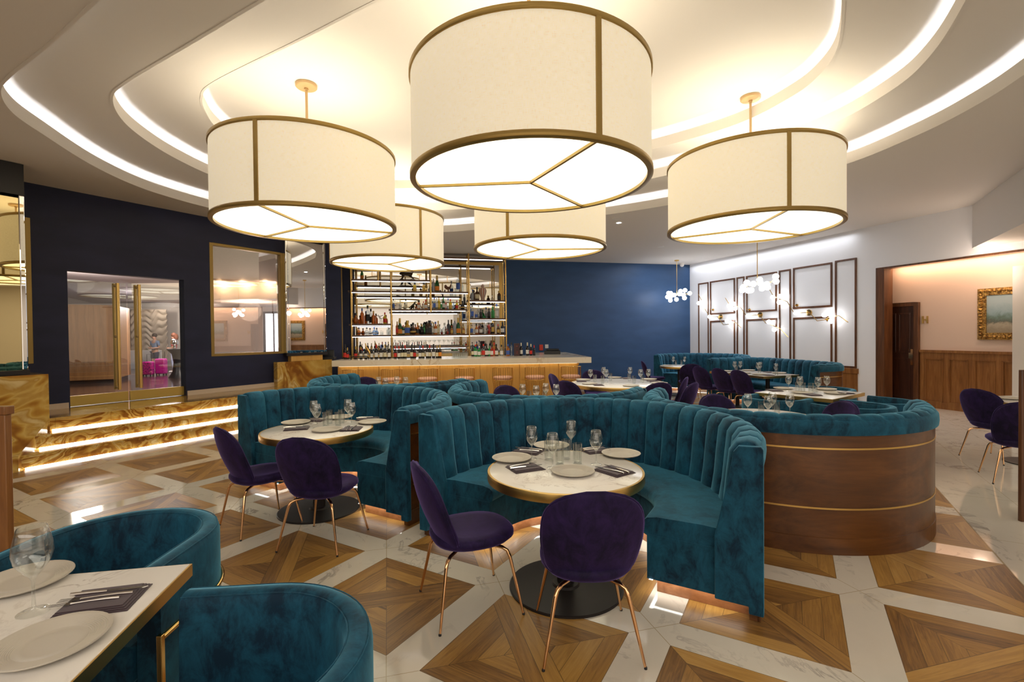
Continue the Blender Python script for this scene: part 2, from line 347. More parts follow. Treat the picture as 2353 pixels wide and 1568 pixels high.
# --- ceiling with three stepped trays
def cr(pts, n=8):
    out = []; m = len(pts)
    for i in range(m):
        p0, p1, p2, p3 = [Vector((*pts[(i + k - 1) % m], 0)) for k in range(4)]
        for j in range(n):
            t = j / n; out.append(.5 * ((2 * p1) + (p2 - p0) * t + (2 * p0 - 5 * p1 + 4 * p2 - p3) * t * t + (3 * p1 - p0 - 3 * p2 + p3) * t ** 3))
    return out
def offset(loop, d):
    m = len(loop); out = []
    ar = sum(loop[i].x * loop[(i + 1) % m].y - loop[(i + 1) % m].x * loop[i].y for i in range(m)); sg = 1 if ar > 0 else -1
    for i in range(m):
        t = (loop[(i + 1) % m] - loop[i - 1]).normalized(); out.append(loop[i] + Vector((t.y, -t.x, 0)) * sg * d)
    return out
L1 = [(-2.76, 3.3), (-3.54, 3.78), (-4.35, 4.25), (-4.72, 4.52), (-5.02, 4.92), (-5.22, 5.45), (-5.50, 6.35), (-5.62, 7.17), (-5.56, 7.83), (-5.29, 8.65), (-4.75, 9.6), (-3.7, 10.5), (-2.6, 10.85), (-1.46, 10.78), (-.82, 10.6), (.5, 10.05), (1.86, 9.36), (2.9, 8.65), (4.0, 7.65), (4.6, 6.7), (4.78, 5.75), (4.77, 5.05), (4.63, 4.38), (4.25, 3.3), (3.6, 2.2), (2.9, 1.3), (2.2, .75), (1.4, .85), (0, 1.67), (-1.4, 2.5)]
L2 = [(-1.85, 3.71), (-2.78, 4.26), (-3.80, 4.86), (-4.22, 5.18), (-4.53, 5.68), (-4.70, 6.26), (-4.77, 6.95), (-4.70, 7.75), (-4.4, 8.6), (-3.7, 9.4), (-2.6, 9.88), (-1.34, 9.92), (-.5, 9.7), (1.0, 8.95), (2.35, 8.05), (3.35, 7.1), (3.95, 6.1), (4.07, 5.2), (3.93, 4.55), (3.55, 3.79), (3.0, 2.9), (2.2, 2.1), (1.5, 1.85), (.6, 2.27), (-.6, 2.98)]
L3 = [(-1.09, 4.12), (-1.94, 4.63), (-3.25, 5.4), (-3.62, 5.74), (-3.83, 6.15), (-3.96, 6.6), (-4.0, 7.3), (-3.8, 8.1), (-3.3, 8.9), (-2.6, 9.27), (-1.9, 9.32), (-1.0, 9.15), (.3, 8.55), (1.4, 8.0), (2.35, 7.35), (3.1, 6.6), (3.40, 5.85), (3.42, 5.35), (3.27, 4.85), (2.85, 4.17), (2.3, 3.4), (1.7, 2.95), (1.1, 2.95), (.1, 3.45)]
TR = [cr(l) for l in (L1, L2, L3)]
GAP = .34
cm = MB().poly_holes([(-22, -7), (18, -7), (18, 24), (-22, 24)], [TR[0]], LV[0], True)
for k in range(3):
    cm.poly_holes(offset(TR[k], GAP), [TR[k + 1]] if k < 2 else [], LV[k + 1], True)
    out = offset(TR[k], GAP); n = len(out); v = [(p.x, p.y, z) for z in (LV[k], LV[k + 1]) for p in out]
    cm.add(v, [(i, (i + 1) % n, n + (i + 1) % n, n + i) for i in range(n)])
struct(cm.build('ceiling', MT['ceil'], smooth=0))
for k in range(3):
    a = TR[k]; b = offset(a, .025); n = len(a); z0, z1 = LV[k] - .004, LV[k] + .145; mb = MB()
    v = [(p.x, p.y, z) for l, z in ((a, z0), (a, z1), (b, z1), (b, z0)) for p in l]
    mb.add(v, [(j * n + i, j * n + (i + 1) % n, ((j + 1) % 4) * n + (i + 1) % n, ((j + 1) % 4) * n + i) for j in range(4) for i in range(n)])
    struct(mb.build('trim_%d' % (k + 1), MT['ceil'], smooth=30))
    l0 = offset(a, .07); l1 = offset(a, .10); mb = MB(); v = [(p.x, p.y, LV[k] + .05) for p in l0] + [(p.x, p.y, LV[k] + .05) for p in l1]
    mb.add(v, [(i, (i + 1) % n, n + (i + 1) % n, n + i) for i in range(n)])
    o = mb.build('light_strip', MT['ledcove'], smooth=0)
    tag(o, ['white light strip hidden in the lowest and widest curved ceiling recess', 'white light strip hidden in the middle curved ceiling recess', 'white light strip hidden in the highest and smallest curved ceiling recess'][k], 'light strip')

# --- walls
LW = Plane(AB(-9.68, -3)[:2], AB(-9.68, 12)[:2])          # navy wall with the glass doors; u = b + 3
def wall(name, P, u0, u1, z0, z1, m, holes=(), t=.18, side=-1):
    us = sorted({u0, u1, *[h[0] for h in holes], *[h[1] for h in holes]}); zs = sorted({z0, z1, *[h[2] for h in holes], *[h[3] for h in holes]})
    mb = MB()
    for i in range(len(us) - 1):
        for j in range(len(zs) - 1):
            cu, cz = (us[i] + us[i + 1]) / 2, (zs[j] + zs[j + 1]) / 2
            if any(h[0] < cu < h[1] and h[2] < cz < h[3] for h in holes): continue
            mb.slab(P, us[i], us[i + 1], zs[j], zs[j + 1], 0, side * t)
    return struct(mb.build(name, m, smooth=0))
dl, _ = LW.W(154, 780); dr, _ = LW.W(428, 780)
DT = (LW.W(152, 620)[1] + LW.W(428, 645)[1]) / 2
wl, wt = LW.W(482, 565); wr, _ = LW.W(650, 700); wbz = LW.W(482, 820)[1]; wt = (wt + LW.W(650, 575)[1]) / 2
ml, _ = LW.W(10, 700); mr, _ = LW.W(72, 700)
mt_, mb_ = LW.W(62, 500)[1], LW.W(72, 836)[1]
LEND = 3 + 8.15
sd = -1
wall('wall_left', LW, -3, LEND, 0, H, MT['navy'], [(dl, dr, ZP, DT), (wl, wr, wbz, wt), (ml - .6, mr, mb_, mt_)], side=sd)
bs = MB().slab(LW, 5.42, dl, ZP, ZP + .085, 0, .015).slab(LW, dr, LEND, ZP, ZP + .085, 0, .015)
struct(bs.build('baseboard_left', MT['skirting'], smooth=0))
BW = Plane(G(1165, 598, H)[:2], G(1585, 609, H)[:2])      # blue back wall
CR = G(1585, 609, H)
uc = (Vector((CR.x, CR.y, 0)) - BW.A).dot(BW.d)
um, _ = BW.W(757, 700)
wall('wall_back', BW, um - 1.25, uc, 0, H, MT['blue'], side=-1)
P0 = LW.P(LEND); P1 = BW.P(um - 1.2)
RT = Plane((P0.x, P0.y), (P1.x, P1.y)); wall('wall_return', RT, 0, (P1 - P0).length, 0, H, MT['navy'], side=-1)
ER = G(2008, 520, H); RW = Plane(CR[:2], ER[:2])           # white wall with mouldings; u from the blue corner
wall('wall_right', RW, 0, 6.16, 0, H, MT['wallwhite'])
wall('wall_lintel', RW, 6.16, 12.5, 2.97, H, MT['wallwhite'])
# panelling low on the white wall
pm = MB().slab(RW, 4.9, 5.76, .06, .62, 0, .012).slab(RW, 4.9, 5.78, .62, .74, 0, .03).slab(RW, 4.9, 5.76, 0, .08, 0, .03)
struct(pm.build('trim_4', MT['oakpanel'], bevel=.004))
fm = [(.43, .92, .25, 3.22), (.99, 2.05, 2.165, 3.225), (.99, 2.05, .25, 1.965), (2.12, 2.42, .25, 3.23), (2.49, 3.56, 2.165, 3.225), (2.49, 3.56, .25, 1.965), (3.63, 4.0, .25, 3.24),
      (4.07, 5.15, 2.18, 3.25), (4.07, 5.15, .25, 1.96), (5.22, 5.74, .74, 3.27)]
for i, (a, b, z0, z1) in enumerate(fm):
    w = .042; mb = MB()
    for q in ((a, b, z1 - w, z1), (a, b, z0, z0 + w), (a, a + w, z0 + w, z1 - w), (b - w, b, z0 + w, z1 - w)): mb.slab(RW, *q, 0, .025)
    struct(mb.build('trim_%d' % (5 + i), MT['walnut_v'], bevel=.006))
# opening post and lintel edge
struct(MB().slab(RW, 6.16, 6.34, 0, 2.97, .012, -.25).slab(RW, 6.16, 12.5, 2.935, 2.972, .012, -.2).build('trim_20', MT['walnut_v'], bevel=.004))
# corridor beyond
CW = Plane((RW.P(5.6, 0, -.42)).xy, (RW.P(12, 0, -.42)).xy)
wall('wall_corridor', CW, -.3, 7, 0, H, MT['wallpink'])
struct(MB().box(-12, 14.2, -7, -6.8, 0, H).build('wall_rear', MT['wallcream'], smooth=0)); struct(MB().box(14, 14.2, -6.8, 5, 0, H).build('wall_passage_end', MT['wallcream'], smooth=0))
struct(MB().slab(RW, 6.17, 12.5, 3.02, 3.06, -.14, -.44).build('trim_21', MT['wallcream'], smooth=0))
# soffit box top right
Fp = G(2232, 474, H); G2 = G(2353, 385, H); dd = (G2 - Fp).normalized(); Q = G2 + dd * 3
struct(MB().prism([(Fp.x, Fp.y), (Q.x, Q.y), (14, Q.y), (14, Fp.y)], 3.11, H - .002).build('trim_22', MT['ceil'], smooth=0))
# platform, steps, onyx
def abprism(mb, a0, a1, b0, b1, z0, z1):
    return mb.prism([tuple(AB(a, b)[:2]) for a, b in ((a0, b0), (a1, b0), (a1, b1), (a0, b1))], z0, z1)
RS = ZP / 3; NB = [(-8.67, 2.40), (-8.42, 2.20), (-8.17, 2.0)]
BE = 6.35
st = MB()
abprism(st, -9.68, NB[0][0] + .02, NB[0][1], BE, ZP - .035, ZP)                                    # platform slab nosing
abprism(st, -9.68, NB[0][0], NB[0][1], BE, 0, ZP - .035)
abprism(st, NB[0][0], NB[1][0] + .02, NB[1][1], BE, RS * 2 - .035, RS * 2); abprism(st, NB[0][0], NB[1][0], NB[1][1], BE, 0, RS * 2 - .035)
abprism(st, NB[1][0], NB[2][0] + .02, NB[2][1], BE, RS - .035, RS); abprism(st, NB[1][0], NB[2][0], NB[2][1], BE, 0.012, RS - .035)
tag(st.build('staircase', MT['onyx'], smooth=0, bevel=.003), 'three amber onyx steps and landing below the glass entrance doors', 'steps')
for i, (a, b) in enumerate(NB):
    z = ZP - RS * i
    ls = MB()
    z2 = ZP - RS * (i + 1) + .004
    # strip lies at the foot of each riser, in the angle with the tread below
    p = [AB(a + .004, b + .05, z2), AB(a + .004, BE - .05, z2), AB(a + .028, BE - .05, z2), AB(a + .028, b + .05, z2), AB(a + .004, b + .05, z2 + .022), AB(a + .004, BE - .05, z2 + .022)]
    ls.add(p, [(0, 1, 2, 3), (0, 1, 5, 4), (4, 5, 2, 3)])
    tag(ls.build('light_strip', MT['ledstep'], smooth=0), ['white light strip at the foot of the top onyx riser', 'white light strip at the foot of the middle onyx riser', 'white light strip at the foot of the lowest onyx riser by floor'][i], 'light strip')
ob = MB(); abprism(ob, -9.66, -8.64, -1.6, 2.42, 0, 1.14)
tag(ob.build('onyx_pedestal', MT['onyx2'], smooth=0, bevel=.004), 'tall amber onyx block left of the entrance steps under the mirrored case', 'pedestal')
sg = MB(); a0, a1 = -8.64, -8.12
pp = [AB(a0, 2.4), AB(a1, 1.98), AB(a1, -1.6), AB(a0, -1.6)]
sg.add([*(p + Vector((0, 0, 0)) for p in pp), pp[0] + Vector((0, 0, .50)), pp[1] + Vector((0, 0, .20)), pp[2] + Vector((0, 0, .62)), pp[3] + Vector((0, 0, .9))], [(3, 2, 1, 0), (4, 5, 6, 7), (0, 1, 5, 4), (1, 2, 6, 5), (2, 3, 7, 6), (3, 0, 4, 7)])
tag(sg.build('onyx_stringer', MT['onyx2'], smooth=0), 'low sloping onyx flank at the left end of the steps', 'stair flank')
# onyx end wall by the bar and the mirrored pillars
p1 = G(637, 833, 1.06); p2 = p1 + Vector((.6, .8, 0)) * 1.30; OW = Plane(p1.xy, p2.xy); ol = (Vector((p2.x, p2.y, 0)) - OW.A).length
tag(MB().slab(OW, 0, ol, 0, 1.06, 0, -.40).build('onyx_counter', MT['onyx2'], smooth=0, bevel=.004), 'amber onyx end wall between the entrance landing and the bar', 'counter')
def keep(o, r): o.parent = r; o.matrix_parent_inverse = Matrix.Translation(-r.location); return o
def mirror_case(name, P, u0, u1, dep, z0, z1, capz, label, m, o0=0):
    r = empty(name, P.P((u0 + u1) / 2, z0, o0 - dep / 2)); inv = r.location
    def L(mb, nm, mm, **k):
        o = mb.build(nm, mm, None, **k); o.parent = r; o.matrix_parent_inverse = Matrix.Translation(-inv); return o
    L(MB().slab(P, u0 + .05, u1 - .05, z0 + .06, z1 - .04, o0 - .004, o0 - dep + .01), 'mirror_face', m, smooth=0)
    for (a, c) in ((u0, u0 + .06), (u1 - .06, u1)): L(MB().slab(P, a, c, z0 + .06, z1, o0 + .006, o0 - dep), 'bevelled_edge', MT['mirror'], smooth=0, bevel=.012)
    L(MB().slab(P, u0 - .01, u1 + .01, z0, z0 + .06, o0 + .02, o0 - dep), 'base', MT['blackmetal'], smooth=0)
    L(MB().slab(P, u0, u1, z1, capz, o0 + .0, o0 - dep), 'cap', MT['black'], smooth=0)
    return tag(r, label, 'mirror')
u0, zz0 = OW.W(662, 820); u1, _ = OW.W(752, 700); _, zz1 = OW.W(700, 560)
tag(MB().slab(OW, u0 + .1, u1 - .1, 1.06, 1.18, -.06, -.36).build('plinth', MT['baroak'], bevel=.003), 'small oak plinth under the mirrored pillar beside the bar', 'plinth')
mirror_case('mirrored_pillar', OW, u0, u1, .3, 1.18, H - .14, H - .005, 'tall bevelled mirrored pillar standing on the oak plinth beside the bar', MT['mirror'], -.05)
FW = Plane(AB(-8.72, -3)[:2], AB(-8.72, 12)[:2]); fr_, _ = FW.W(62, 700); _, ft = FW.W(53, 450); _, fb = FW.W(62, 850)
mirror_case('mirrored_case', FW, fr_ - 2.2, fr_, .8, 1.145, ft, H - .005, 'gold tinted mirrored case over the onyx block at far left', MT['goldmirror'], 0)
# ================================================================ KIT OF FURNITURE
def superlathe(mb, rings, n=32):
    """rings: (cx, cy, z, rx, ry, exponent)"""
    base = len(mb.v)
    for cx, cy, z, rx, ry, e in rings:
        for k in range(n):
            t = 2 * PI * k / n; c_, s_ = cos(t), sin(t)
            mb.v.append((cx + rx * math.copysign(abs(c_) ** (2 / e), c_), cy + ry * math.copysign(abs(s_) ** (2 / e), s_), z))
    for i in range(len(rings) - 1):
        for k in range(n):
            l = (k + 1) % n; mb.f.append((base + i * n + k, base + i * n + l, base + (i + 1) * n + l, base + (i + 1) * n + k))
    mb.f.append(tuple(base + k for k in range(n - 1, -1, -1))); m = len(rings) - 1; mb.f.append(tuple(base + m * n + k for k in range(n)))
    return mb

def make_chair():
    """velvet shell chair on thin brass legs, facing +y"""
    r = empty('dining_chair')
    def back(s, t, off=0):
        # s across 0..1, t up 0..1 ; outline like an upright egg
        q = t; z = .405 + .475 * q
        w = .205 + .042 * sin(min(q / .5, 1) * PI / 2)
        if q > .45: w *= max(1 - ((q - .45) / .55) ** 3.6, 0) ** .5
        if q < .10: w *= .80 + .2 * (q / .10)
        x = (2 * s - 1) * w
        y = -.165 - .155 * q ** 1.15 - .035 * sin(PI * q)
        y += 1.35 * x * x * (1.0 - .25 * q) + off
        return Vector((x, y, z))
    mb = MB(); NU, NV = 14, 16
    mb.grid(lambda a, b: back(a, b * .995), NU, NV)
    o = mb.build('backrest', MT['purple'], r, smooth=70, solid=.042, sub=1)
    # piping around the shell's rim
    rim = [back(0, t / 20 * .995) for t in range(21)] + [back(1, (20 - t) / 20 * .995) for t in range(21)]
    pip = MB().tube([p + Vector((0, -.004, 0)) for p in rim], .006, 6); pip.build('piping', MT['purple'], o, smooth=60)
    mb = MB()
    superlathe(mb, [(0, 0, .375, .10, .12, 2.2), (0, .0, .382, .16, .17, 2.3), (0, .01, .405, .215, .225, 2.4), (0, .015, .43, .238, .245, 2.5), (0, .015, .452, .236, .243, 2.5), (0, .015, .466, .215, .225, 2.5), (0, .01, .462, .16, .17, 2.4), (0, .005, .452, .08, .09, 2)], 32)
    o = mb.build('seat', MT['purple'], r, smooth=70)
    k = MB(); fr = [(.1 * a, .1 * b, .378) for a, b in ((1, 1), (-1, 1), (-1, -1), (1, -1))]
    k.bar(fr[0], fr[2], .03, .006).bar(fr[1], fr[3], .03, .006)
    k.build('seat_bracket', MT['blackmetal'], r)
    for a, b in ((1, 1), (-1, 1), (1, -1), (-1, -1)):
        pts = [(.07 * a, .08 * b, .372), (.145 * a, .155 * b, .366), (.168 * a, .178 * b, .352), (.180 * a, .19 * b, .32), (.245 * a, .245 * b, .0)]
        l = MB().tube(pts, [.0105, .0105, .0105, .0105, .0065], 10).build('leg', MT['rose'], r, smooth=60)
        MB().lathe([(.008, 0), (.008, .008), (.006, .012)], 10, (.245 * a, .245 * b, 0)).build('foot', MT['black'], l)
    return r

def make_round_table(R=.49, h=.75, base=.36, col=.055):
    r = empty('round_table')
    MB().lathe([(R - .012, h - .03), (R - .012, h - .002), (R - .015, h), (1e-5, h)], 64).build('tabletop', MT['tabletop'], r)
    MB().lathe([(R - .014, h - .055), (R, h - .055), (R + .002, h - .05), (R + .002, h - .006), (R, h - .001), (R - .013, h - .001)], 64).build('edge_band', MT['brushed'], r, smooth=50)
    MB().lathe([(.2, h - .058), (.2, h - .05), (col, h - .05), (col, .02)], 32).build('pedestal', MT['blackmetal'], r)
    MB().lathe([(base, 0), (base, .010), (base - .006, .014), (.09, .018), (.08, .03), (col, .034)], 56).build('base_plate', MT['blackmetal'], r, smooth=30)
    return r
def make_rect_table(w, d, h=.75, ped=((0, 0),), edge=.045):
    r = empty('dining_table')
    MB().box(-w / 2 + .006, w / 2 - .006, -d / 2 + .006, d / 2 - .006, h - .02, h).build('tabletop', MT['tabletop'], r, bevel=.002)
    m = MB().box(-w / 2, w / 2, -d / 2, -d / 2 + .006, h - edge - .003, h - .003).box(-w / 2, w / 2, d / 2 - .006, d / 2, h - edge - .003, h - .003).box(-w / 2, -w / 2 + .006, -d / 2 + .006, d / 2 - .006, h - edge - .003, h - .003).box(w / 2 - .006, w / 2, -d / 2 + .006, d / 2 - .006, h - edge - .003, h - .003)
    m.build('edge_band', MT['brushed'], r)
    MB().box(-w / 2 + .01, w / 2 - .01, -d / 2 + .01, d / 2 - .01, h - edge, h - .02).build('underside', MT['black'], r)
    for x, y in ped:
        MB().lathe([(.04, .02), (.04, h - edge)], 20, (x, y, 0)).build('pedestal', MT['blackmetal'], r)
        MB().lathe([(.27, 0), (.27, .01), (.05, .02)], 40, (x, y, 0)).build('base_plate', MT['blackmetal'], r)
    return r

def make_wineglass(k=1.0):
    mb = MB(); P = [(.036, 0), (.036, .002), (.012, .006), (.0045, .014), (.0038, .05), (.0045, .085), (.010, .096), (.024, .112), (.038, .135), (.043, .158), (.0415, .180), (.036, .205), (.031, .225)]
    mb.shell([(a * k, z * k) for a, z in P] + [((a - .0012) * k, z * k) for a, z in reversed(P[6:])] + [(1e-5, .098 * k)], 28)
    o = mb.build('wine_glass', MT['glass'], smooth=80)
    return o
def make_tumbler():
    o = MB().shell([(1e-5, .003), (.027, .003), (.027, 0), (.029, .001), (.030, .12), (.031, .135), (.0297, .135), (.028, .02), (.026, .014), (1e-5, .012)], 24).build('water_glass', MT['glass'], smooth=50)
    return o
def make_plate(R=.135):
    P = [(.09, 0), (.10, .002), (.125, .009), (.135, .016), (.1345, .0185), (.128, .0165)]
    for i in range(11):
        rr = .126 - i * .0045; P += [(rr, .0160 - i * .0010), (rr - .0022, .0140 - i * .0010)]
    P += [(.06, .0052), (.03, .005), (1e-5, .005)]
    o = MB().lathe([(a * R / .135, z) for a, z in P], 48).build('dinner_plate', MT['ceramic'], smooth=50)
    return o
def make_napkin():
    r = empty('napkin')
    o = MB()
    for k in range(4):
        w = .085 - .002 * k; d = .105 - .003 * k; o.box(-w + .002 * k, w - .004 * k, -d, d - .004 * k, .0035 * k, .0035 * k + .003)
    o.build('folded_cloth', MT['napkin'], r, bevel=.0014)
    return r
def make_fork():
    mb = MB()
    mb.tube([(0, -.10, .002), (0, -.06, .004), (0, -.01, .004), (0, .03, .003), (0, .045, .002)], [.0055, .0048, .003, .003, .004], 8)
    mb.box(-.011, .011, .045, .062, .001, .003)
    for k in range(4): mb.box(-.011 + k * .0063, -.011 + k * .0063 + .0031, .060, .105, .001 + .0005, .003)
    return mb.build('fork', MT['chrome'], smooth=40)
def make_knife():
    mb = MB(); mb.tube([(0, -.11, .003), (0, -.05, .004), (0, -.005, .0035)], [.0062, .0058, .0042], 8)
    mb.prism([(-.007, 0), (.006, 0), (.007, .06), (.004, .10), (-.005, .112), (-.0075, .09)], .002, .0045)
    return mb.build('knife', MT['chrome'], smooth=40)

def make_armchair():
    """barrel armchair, open side towards -x; arms run along x"""
    r = empty('barrel_armchair')
    R, T, L = .385, .075, .30
    def path(off):                                    # from near arm tip round the back to far arm tip
        pts = []; rr = R - off
        for i in range(9): pts.append((Vector((-L + L * i / 8, -rr, 0)), Vector((0, -1, 0))))
        for i in range(1, 28): a = -PI / 2 + PI * i / 28; pts.append((Vector((rr * cos(a), rr * sin(a), 0)), Vector((cos(a), sin(a), 0))))
        for i in range(9): pts.append((Vector((-L * i / 8, rr, 0)), Vector((0, 1, 0))))
        return pts
    def sweep(prof, ext=0):
        mb = MB(); pa = path(0); m = len(prof); n = len(pa); vs = []
        for i, (p, nn) in enumerate(pa):
            for o_, z in prof: vs.append(p - nn * o_ + Vector((0, 0, z)))
        fs = [(i * m + k, i * m + (k + 1) % m, (i + 1) * m + (k + 1) % m, (i + 1) * m + k) for i in range(n - 1) for k in range(m)]
        fs += [tuple(range(m - 1, -1, -1)), tuple((n - 1) * m + k for k in range(m))]
        return mb.add(vs, fs)
    b = sweep([(.0, .12), (-.004, .14), (-.004, .70), (.002, .722), (.014, .734), (T / 2, .738), (T - .014, .734), (T - .002, .722), (T + .004, .69), (T + .012, .40), (T + .012, .12)]).build('backrest', MT['teal'], r, smooth=50)
    for zz, oo in ((.731, .006), (.731, T - .006)):
        sw = MB().tube([p - nn * oo + Vector((0, 0, zz)) for p, nn in path(0)], .0022, 5); sw.build('piping', MT['teal'], b, smooth=60)
    sd = []
    q = R - T - .016
    for x, y in [(-L - .02, -q)] + [(0, -q)] + [(q * cos(a), q * sin(a)) for a in [(-PI / 2 + PI * i / 16) for i in range(1, 16)]] + [(0, q), (-L - .02, q)]: sd.append((x, y))
    MB().prism(sd, .30, .44).build('seat_cushion', MT['teal'], r, smooth=40, bevel=.022)
    MB().prism([(x * .98, y * .98) for x, y in sd], .12, .30).build('seat_base', MT['teal'], r, smooth=40, bevel=.006)
    t = MB().tube([p + nn * .012 + Vector((0, 0, .475)) for p, nn in path(0)], .008, 8); t.build('brass_band', MT['brass'], r, smooth=60)
    for y in (-R - .008, R + .008):
        f = MB().box(-L - .02, -L, y - .010, y + .010, 0, .49).box(-L, L * .4, y - .010, y + .010, 0, .018).box(-L, L * .2, y - .008, y + .008, .465, .485)
        f.build('leg', MT['brass'], r, bevel=.002)
    MB().tube([p + Vector((0, 0, .012)) for p, nn in path(0)], .010, 8).build('base_rail', MT['brass'], r, smooth=60)
    return r

# ---------------------------------------------------------------- channelled booths
def resample(P, step):
    L = [0]
    for i in range(1, len(P)): L.append(L[-1] + (P[i] - P[i - 1]).length)
    n = max(2, round(L[-1] / step)); out = []; j = 0
    for i in range(n + 1):
        s = L[-1] * i / n
        while j < len(P) - 2 and L[j + 1] < s: j += 1
        t = (s - L[j]) / (L[j + 1] - L[j]); out.append(P[j].lerp(P[j + 1], min(max(t, 0), 1)))
    return out, L[-1]
def booth(P, label, group=None, chan=.185, wood_shell=True, seat=.62, name='velvet_booth', skip_shell=()):
    """P: outer line in plan, inside lying to the LEFT of the direction of travel"""
    PH = [0, .05, .17, .34, .5, .66, .83, .95]; SUB = len(PH); dense, Lt = resample(P, .004); nch = max(3, round(Lt / chan)); nd = len(dense) - 1
    pts = [dense[min(nd, round(nd * (c_ + p_) / nch))] for c_ in range(nch) for p_ in PH] + [dense[-1]]; n = len(pts)
    tan = [(pts[min(i + 1, n - 1)] - pts[max(i - 1, 0)]).normalized() for i in range(n)]
    nor = [Vector((-t.y, t.x, 0)) for t in tan]
    c = sum(pts, Vector()) / n; r = empty(name, (c.x, c.y, 0))
    def sweep(prof, idx=None, shift=(0, 0), bulge=None, closed=True):
        mb = MB(); m = len(prof); ii = list(range(n)); vs = []
        for i in ii:
            ph = PH[i % SUB]; bg = max(1 - abs(2 * ph - 1) ** 2.6, 0) ** .5
            e = tan[i] * (max(0, shift[0] - (pts[i] - pts[0]).length) if i < n // 2 else -max(0, shift[1] - (pts[i] - pts[-1]).length))
            for q in prof:
                of, z = q[0], q[1]
                if bulge: of += q[2] * bg * bulge; z += q[3] * bg * bulge
                vs.append(pts[i] + e + nor[i] * of + Vector((0, 0, z)))
        fs = [(i * m + k, i * m + (k + 1) % m, (i + 1) * m + (k + 1) % m, (i + 1) * m + k) for i in range(n - 1) for k in range(m if closed else m - 1)]
        if closed: fs += [tuple(range(m - 1, -1, -1)), tuple((n - 1) * m + k for k in range(m))]
        return mb.add(vs, fs)
    def K(mb, nm, m, **k): return keep(mb.build(nm, m, None, **k), r)
    K(sweep([(.0, .001), (0, .86), (.05, .86), (.05, .001)]), 'wood_shell', MT['walnut'], smooth=30)
    K(sweep([(-.006, .001), (-.006, .12), (.01, .125), (.01, .001)]), 'kick_board', MT['walnut'], smooth=30)
    for z in (.331, .763): K(sweep([(-.003, z - .006), (-.003, z + .006), (.01, z + .006), (.01, z - .006)]), 'brass_line', MT['brushed'], smooth=30)
    ob = K(sweep([(.01, .855), (-.022, .862), (-.026, .90), (-.022, .945), (.0, .97), (.03, .97), (.03, .86)]), 'outer_band', MT['teal'], smooth=60)
    K(sweep([(.01, .90, 0, 0), (.0, .965, -.1, .2), (.02, .985, 0, .3), (.06, .993, 0, .35), (.10, .978, .6, .3), (.125, .925, 1, .15), (.14, .80, 1, 0), (.16, .60, 1, 0), (.185, .45, 1, 0), (.185, .40, 0, 0), (.06, .40, 0, 0)], bulge=.036), 'channelled_back', MT['teal'], smooth=60)
    K(sweep([(.10, .36), (seat - .01, .36), (seat + .02, .375), (seat + .028, .41), (seat + .022, .445), (seat, .465), (seat - .06, .478), (.3, .482), (.10, .47)], shift=(.01, .01)), 'seat_cushion', MT['teal'], smooth=60)
    K(sweep([(.05, .09), (seat, .09), (seat, .365), (.05, .365)], shift=(.006, .006)), 'seat_base', MT['teal'], smooth=40)
    K(sweep([(.05, .001), (seat - .05, .001), (seat - .05, .09), (.05, .09)], shift=(.05, .05)), 'plinth', MT['plinth'], smooth=40)
    K(sweep([(seat - .035, .0875), (seat - .012, .0875)], closed=False), 'light_strip', MT['ledstep'], smooth=0)
    for i, sg_, rev in ((0, -1, 0), (n - 1, 1, 1)):
        mb = MB(); pr = [(-.024, .05), (-.024, .965), (-.012, .98), (.10, .975), (.125, .94), (.15, .80), (.225, .45), (.225, .09), (.05, .09), (.05, .05)]
        m = len(pr); vs = [pts[i] + tan[i] * sg_ * e + nor[i] * a + Vector((0, 0, z)) for e in (-.01, .04) for a, z in pr]
        mb.add(vs, [tuple(range(m)), tuple(range(2 * m - 1, m - 1, -1))] + [(k, (k + 1) % m, m + (k + 1) % m, m + k) for k in range(m)])
        K(mb, 'end_panel', MT['teal'], smooth=30, bevel=.006)
        mb = MB(); q = [pts[i] + tan[i] * sg_ * e + nor[i] * a + Vector((0, 0, .0875)) for a, e in ((.08, -.012), (seat - .03, -.012), (seat - .03, -.035), (.08, -.035))]
        mb.add(q, [(0, 1, 2, 3)]); K(mb, 'light_strip', MT['ledstep'], smooth=0)
    return tag(r, label, 'booth seat', group)
def arc_booth(a, b, R, side, ext, **kw):
    """semicircle in the floor grid; side=-1 opens towards the camera, +1 away"""
    P = []
    if side < 0:    # far arc; travel so that inside is on the left: from right end, over the far side, to left end
        P = [AB(a + R, b - ext)] + [AB(a + R * cos(t), b + R * sin(t)) for t in [PI * i / 48 for i in range(49)]] + [AB(a - R, b - ext)]
    else:
        P = [AB(a - R, b + ext)] + [AB(a - R * cos(t), b - R * sin(t)) for t in [PI * i / 48 for i in range(49)]] + [AB(a + R, b + ext)]
    return booth(P, **kw)
# ================================================================ BOOTHS, TABLES, CHAIRS
arc_booth(-1.38, 3.2, 1.2, -1, .23, label='nearest teal channelled velvet booth in front, wrapped around the set round table')
arc_booth(-4.02, 3.2, 1.2, -1, .16, label='teal channelled velvet booth facing the entrance steps, left of the nearest booth')
arc_booth(-.20, 5.22, 1.17, 1, .25, label='teal booth turned away, its walnut shell with brass lines towards the camera')
arc_booth(-2.62, 5.20, 1.13, 1, .25, label='teal booth turned away towards the bar, directly behind the nearest booth')
arc_booth(-5.1, 5.22, 1.15, 1, .25, label='teal booth turned away in front of the onyx end wall of the bar')
# far corner booth
c = Vector((5.05, 12.95, 0)); th = -.25
P = [c + Vector((cos(t) * 1.2, sin(t) * 1.2, 0)) for t in [(-PI * .30 + th) + (PI * 1.22) * i / 40 for i in range(41)]]
booth(P, label='farthest teal booth in the corner of blue and white walls', chan=.2)
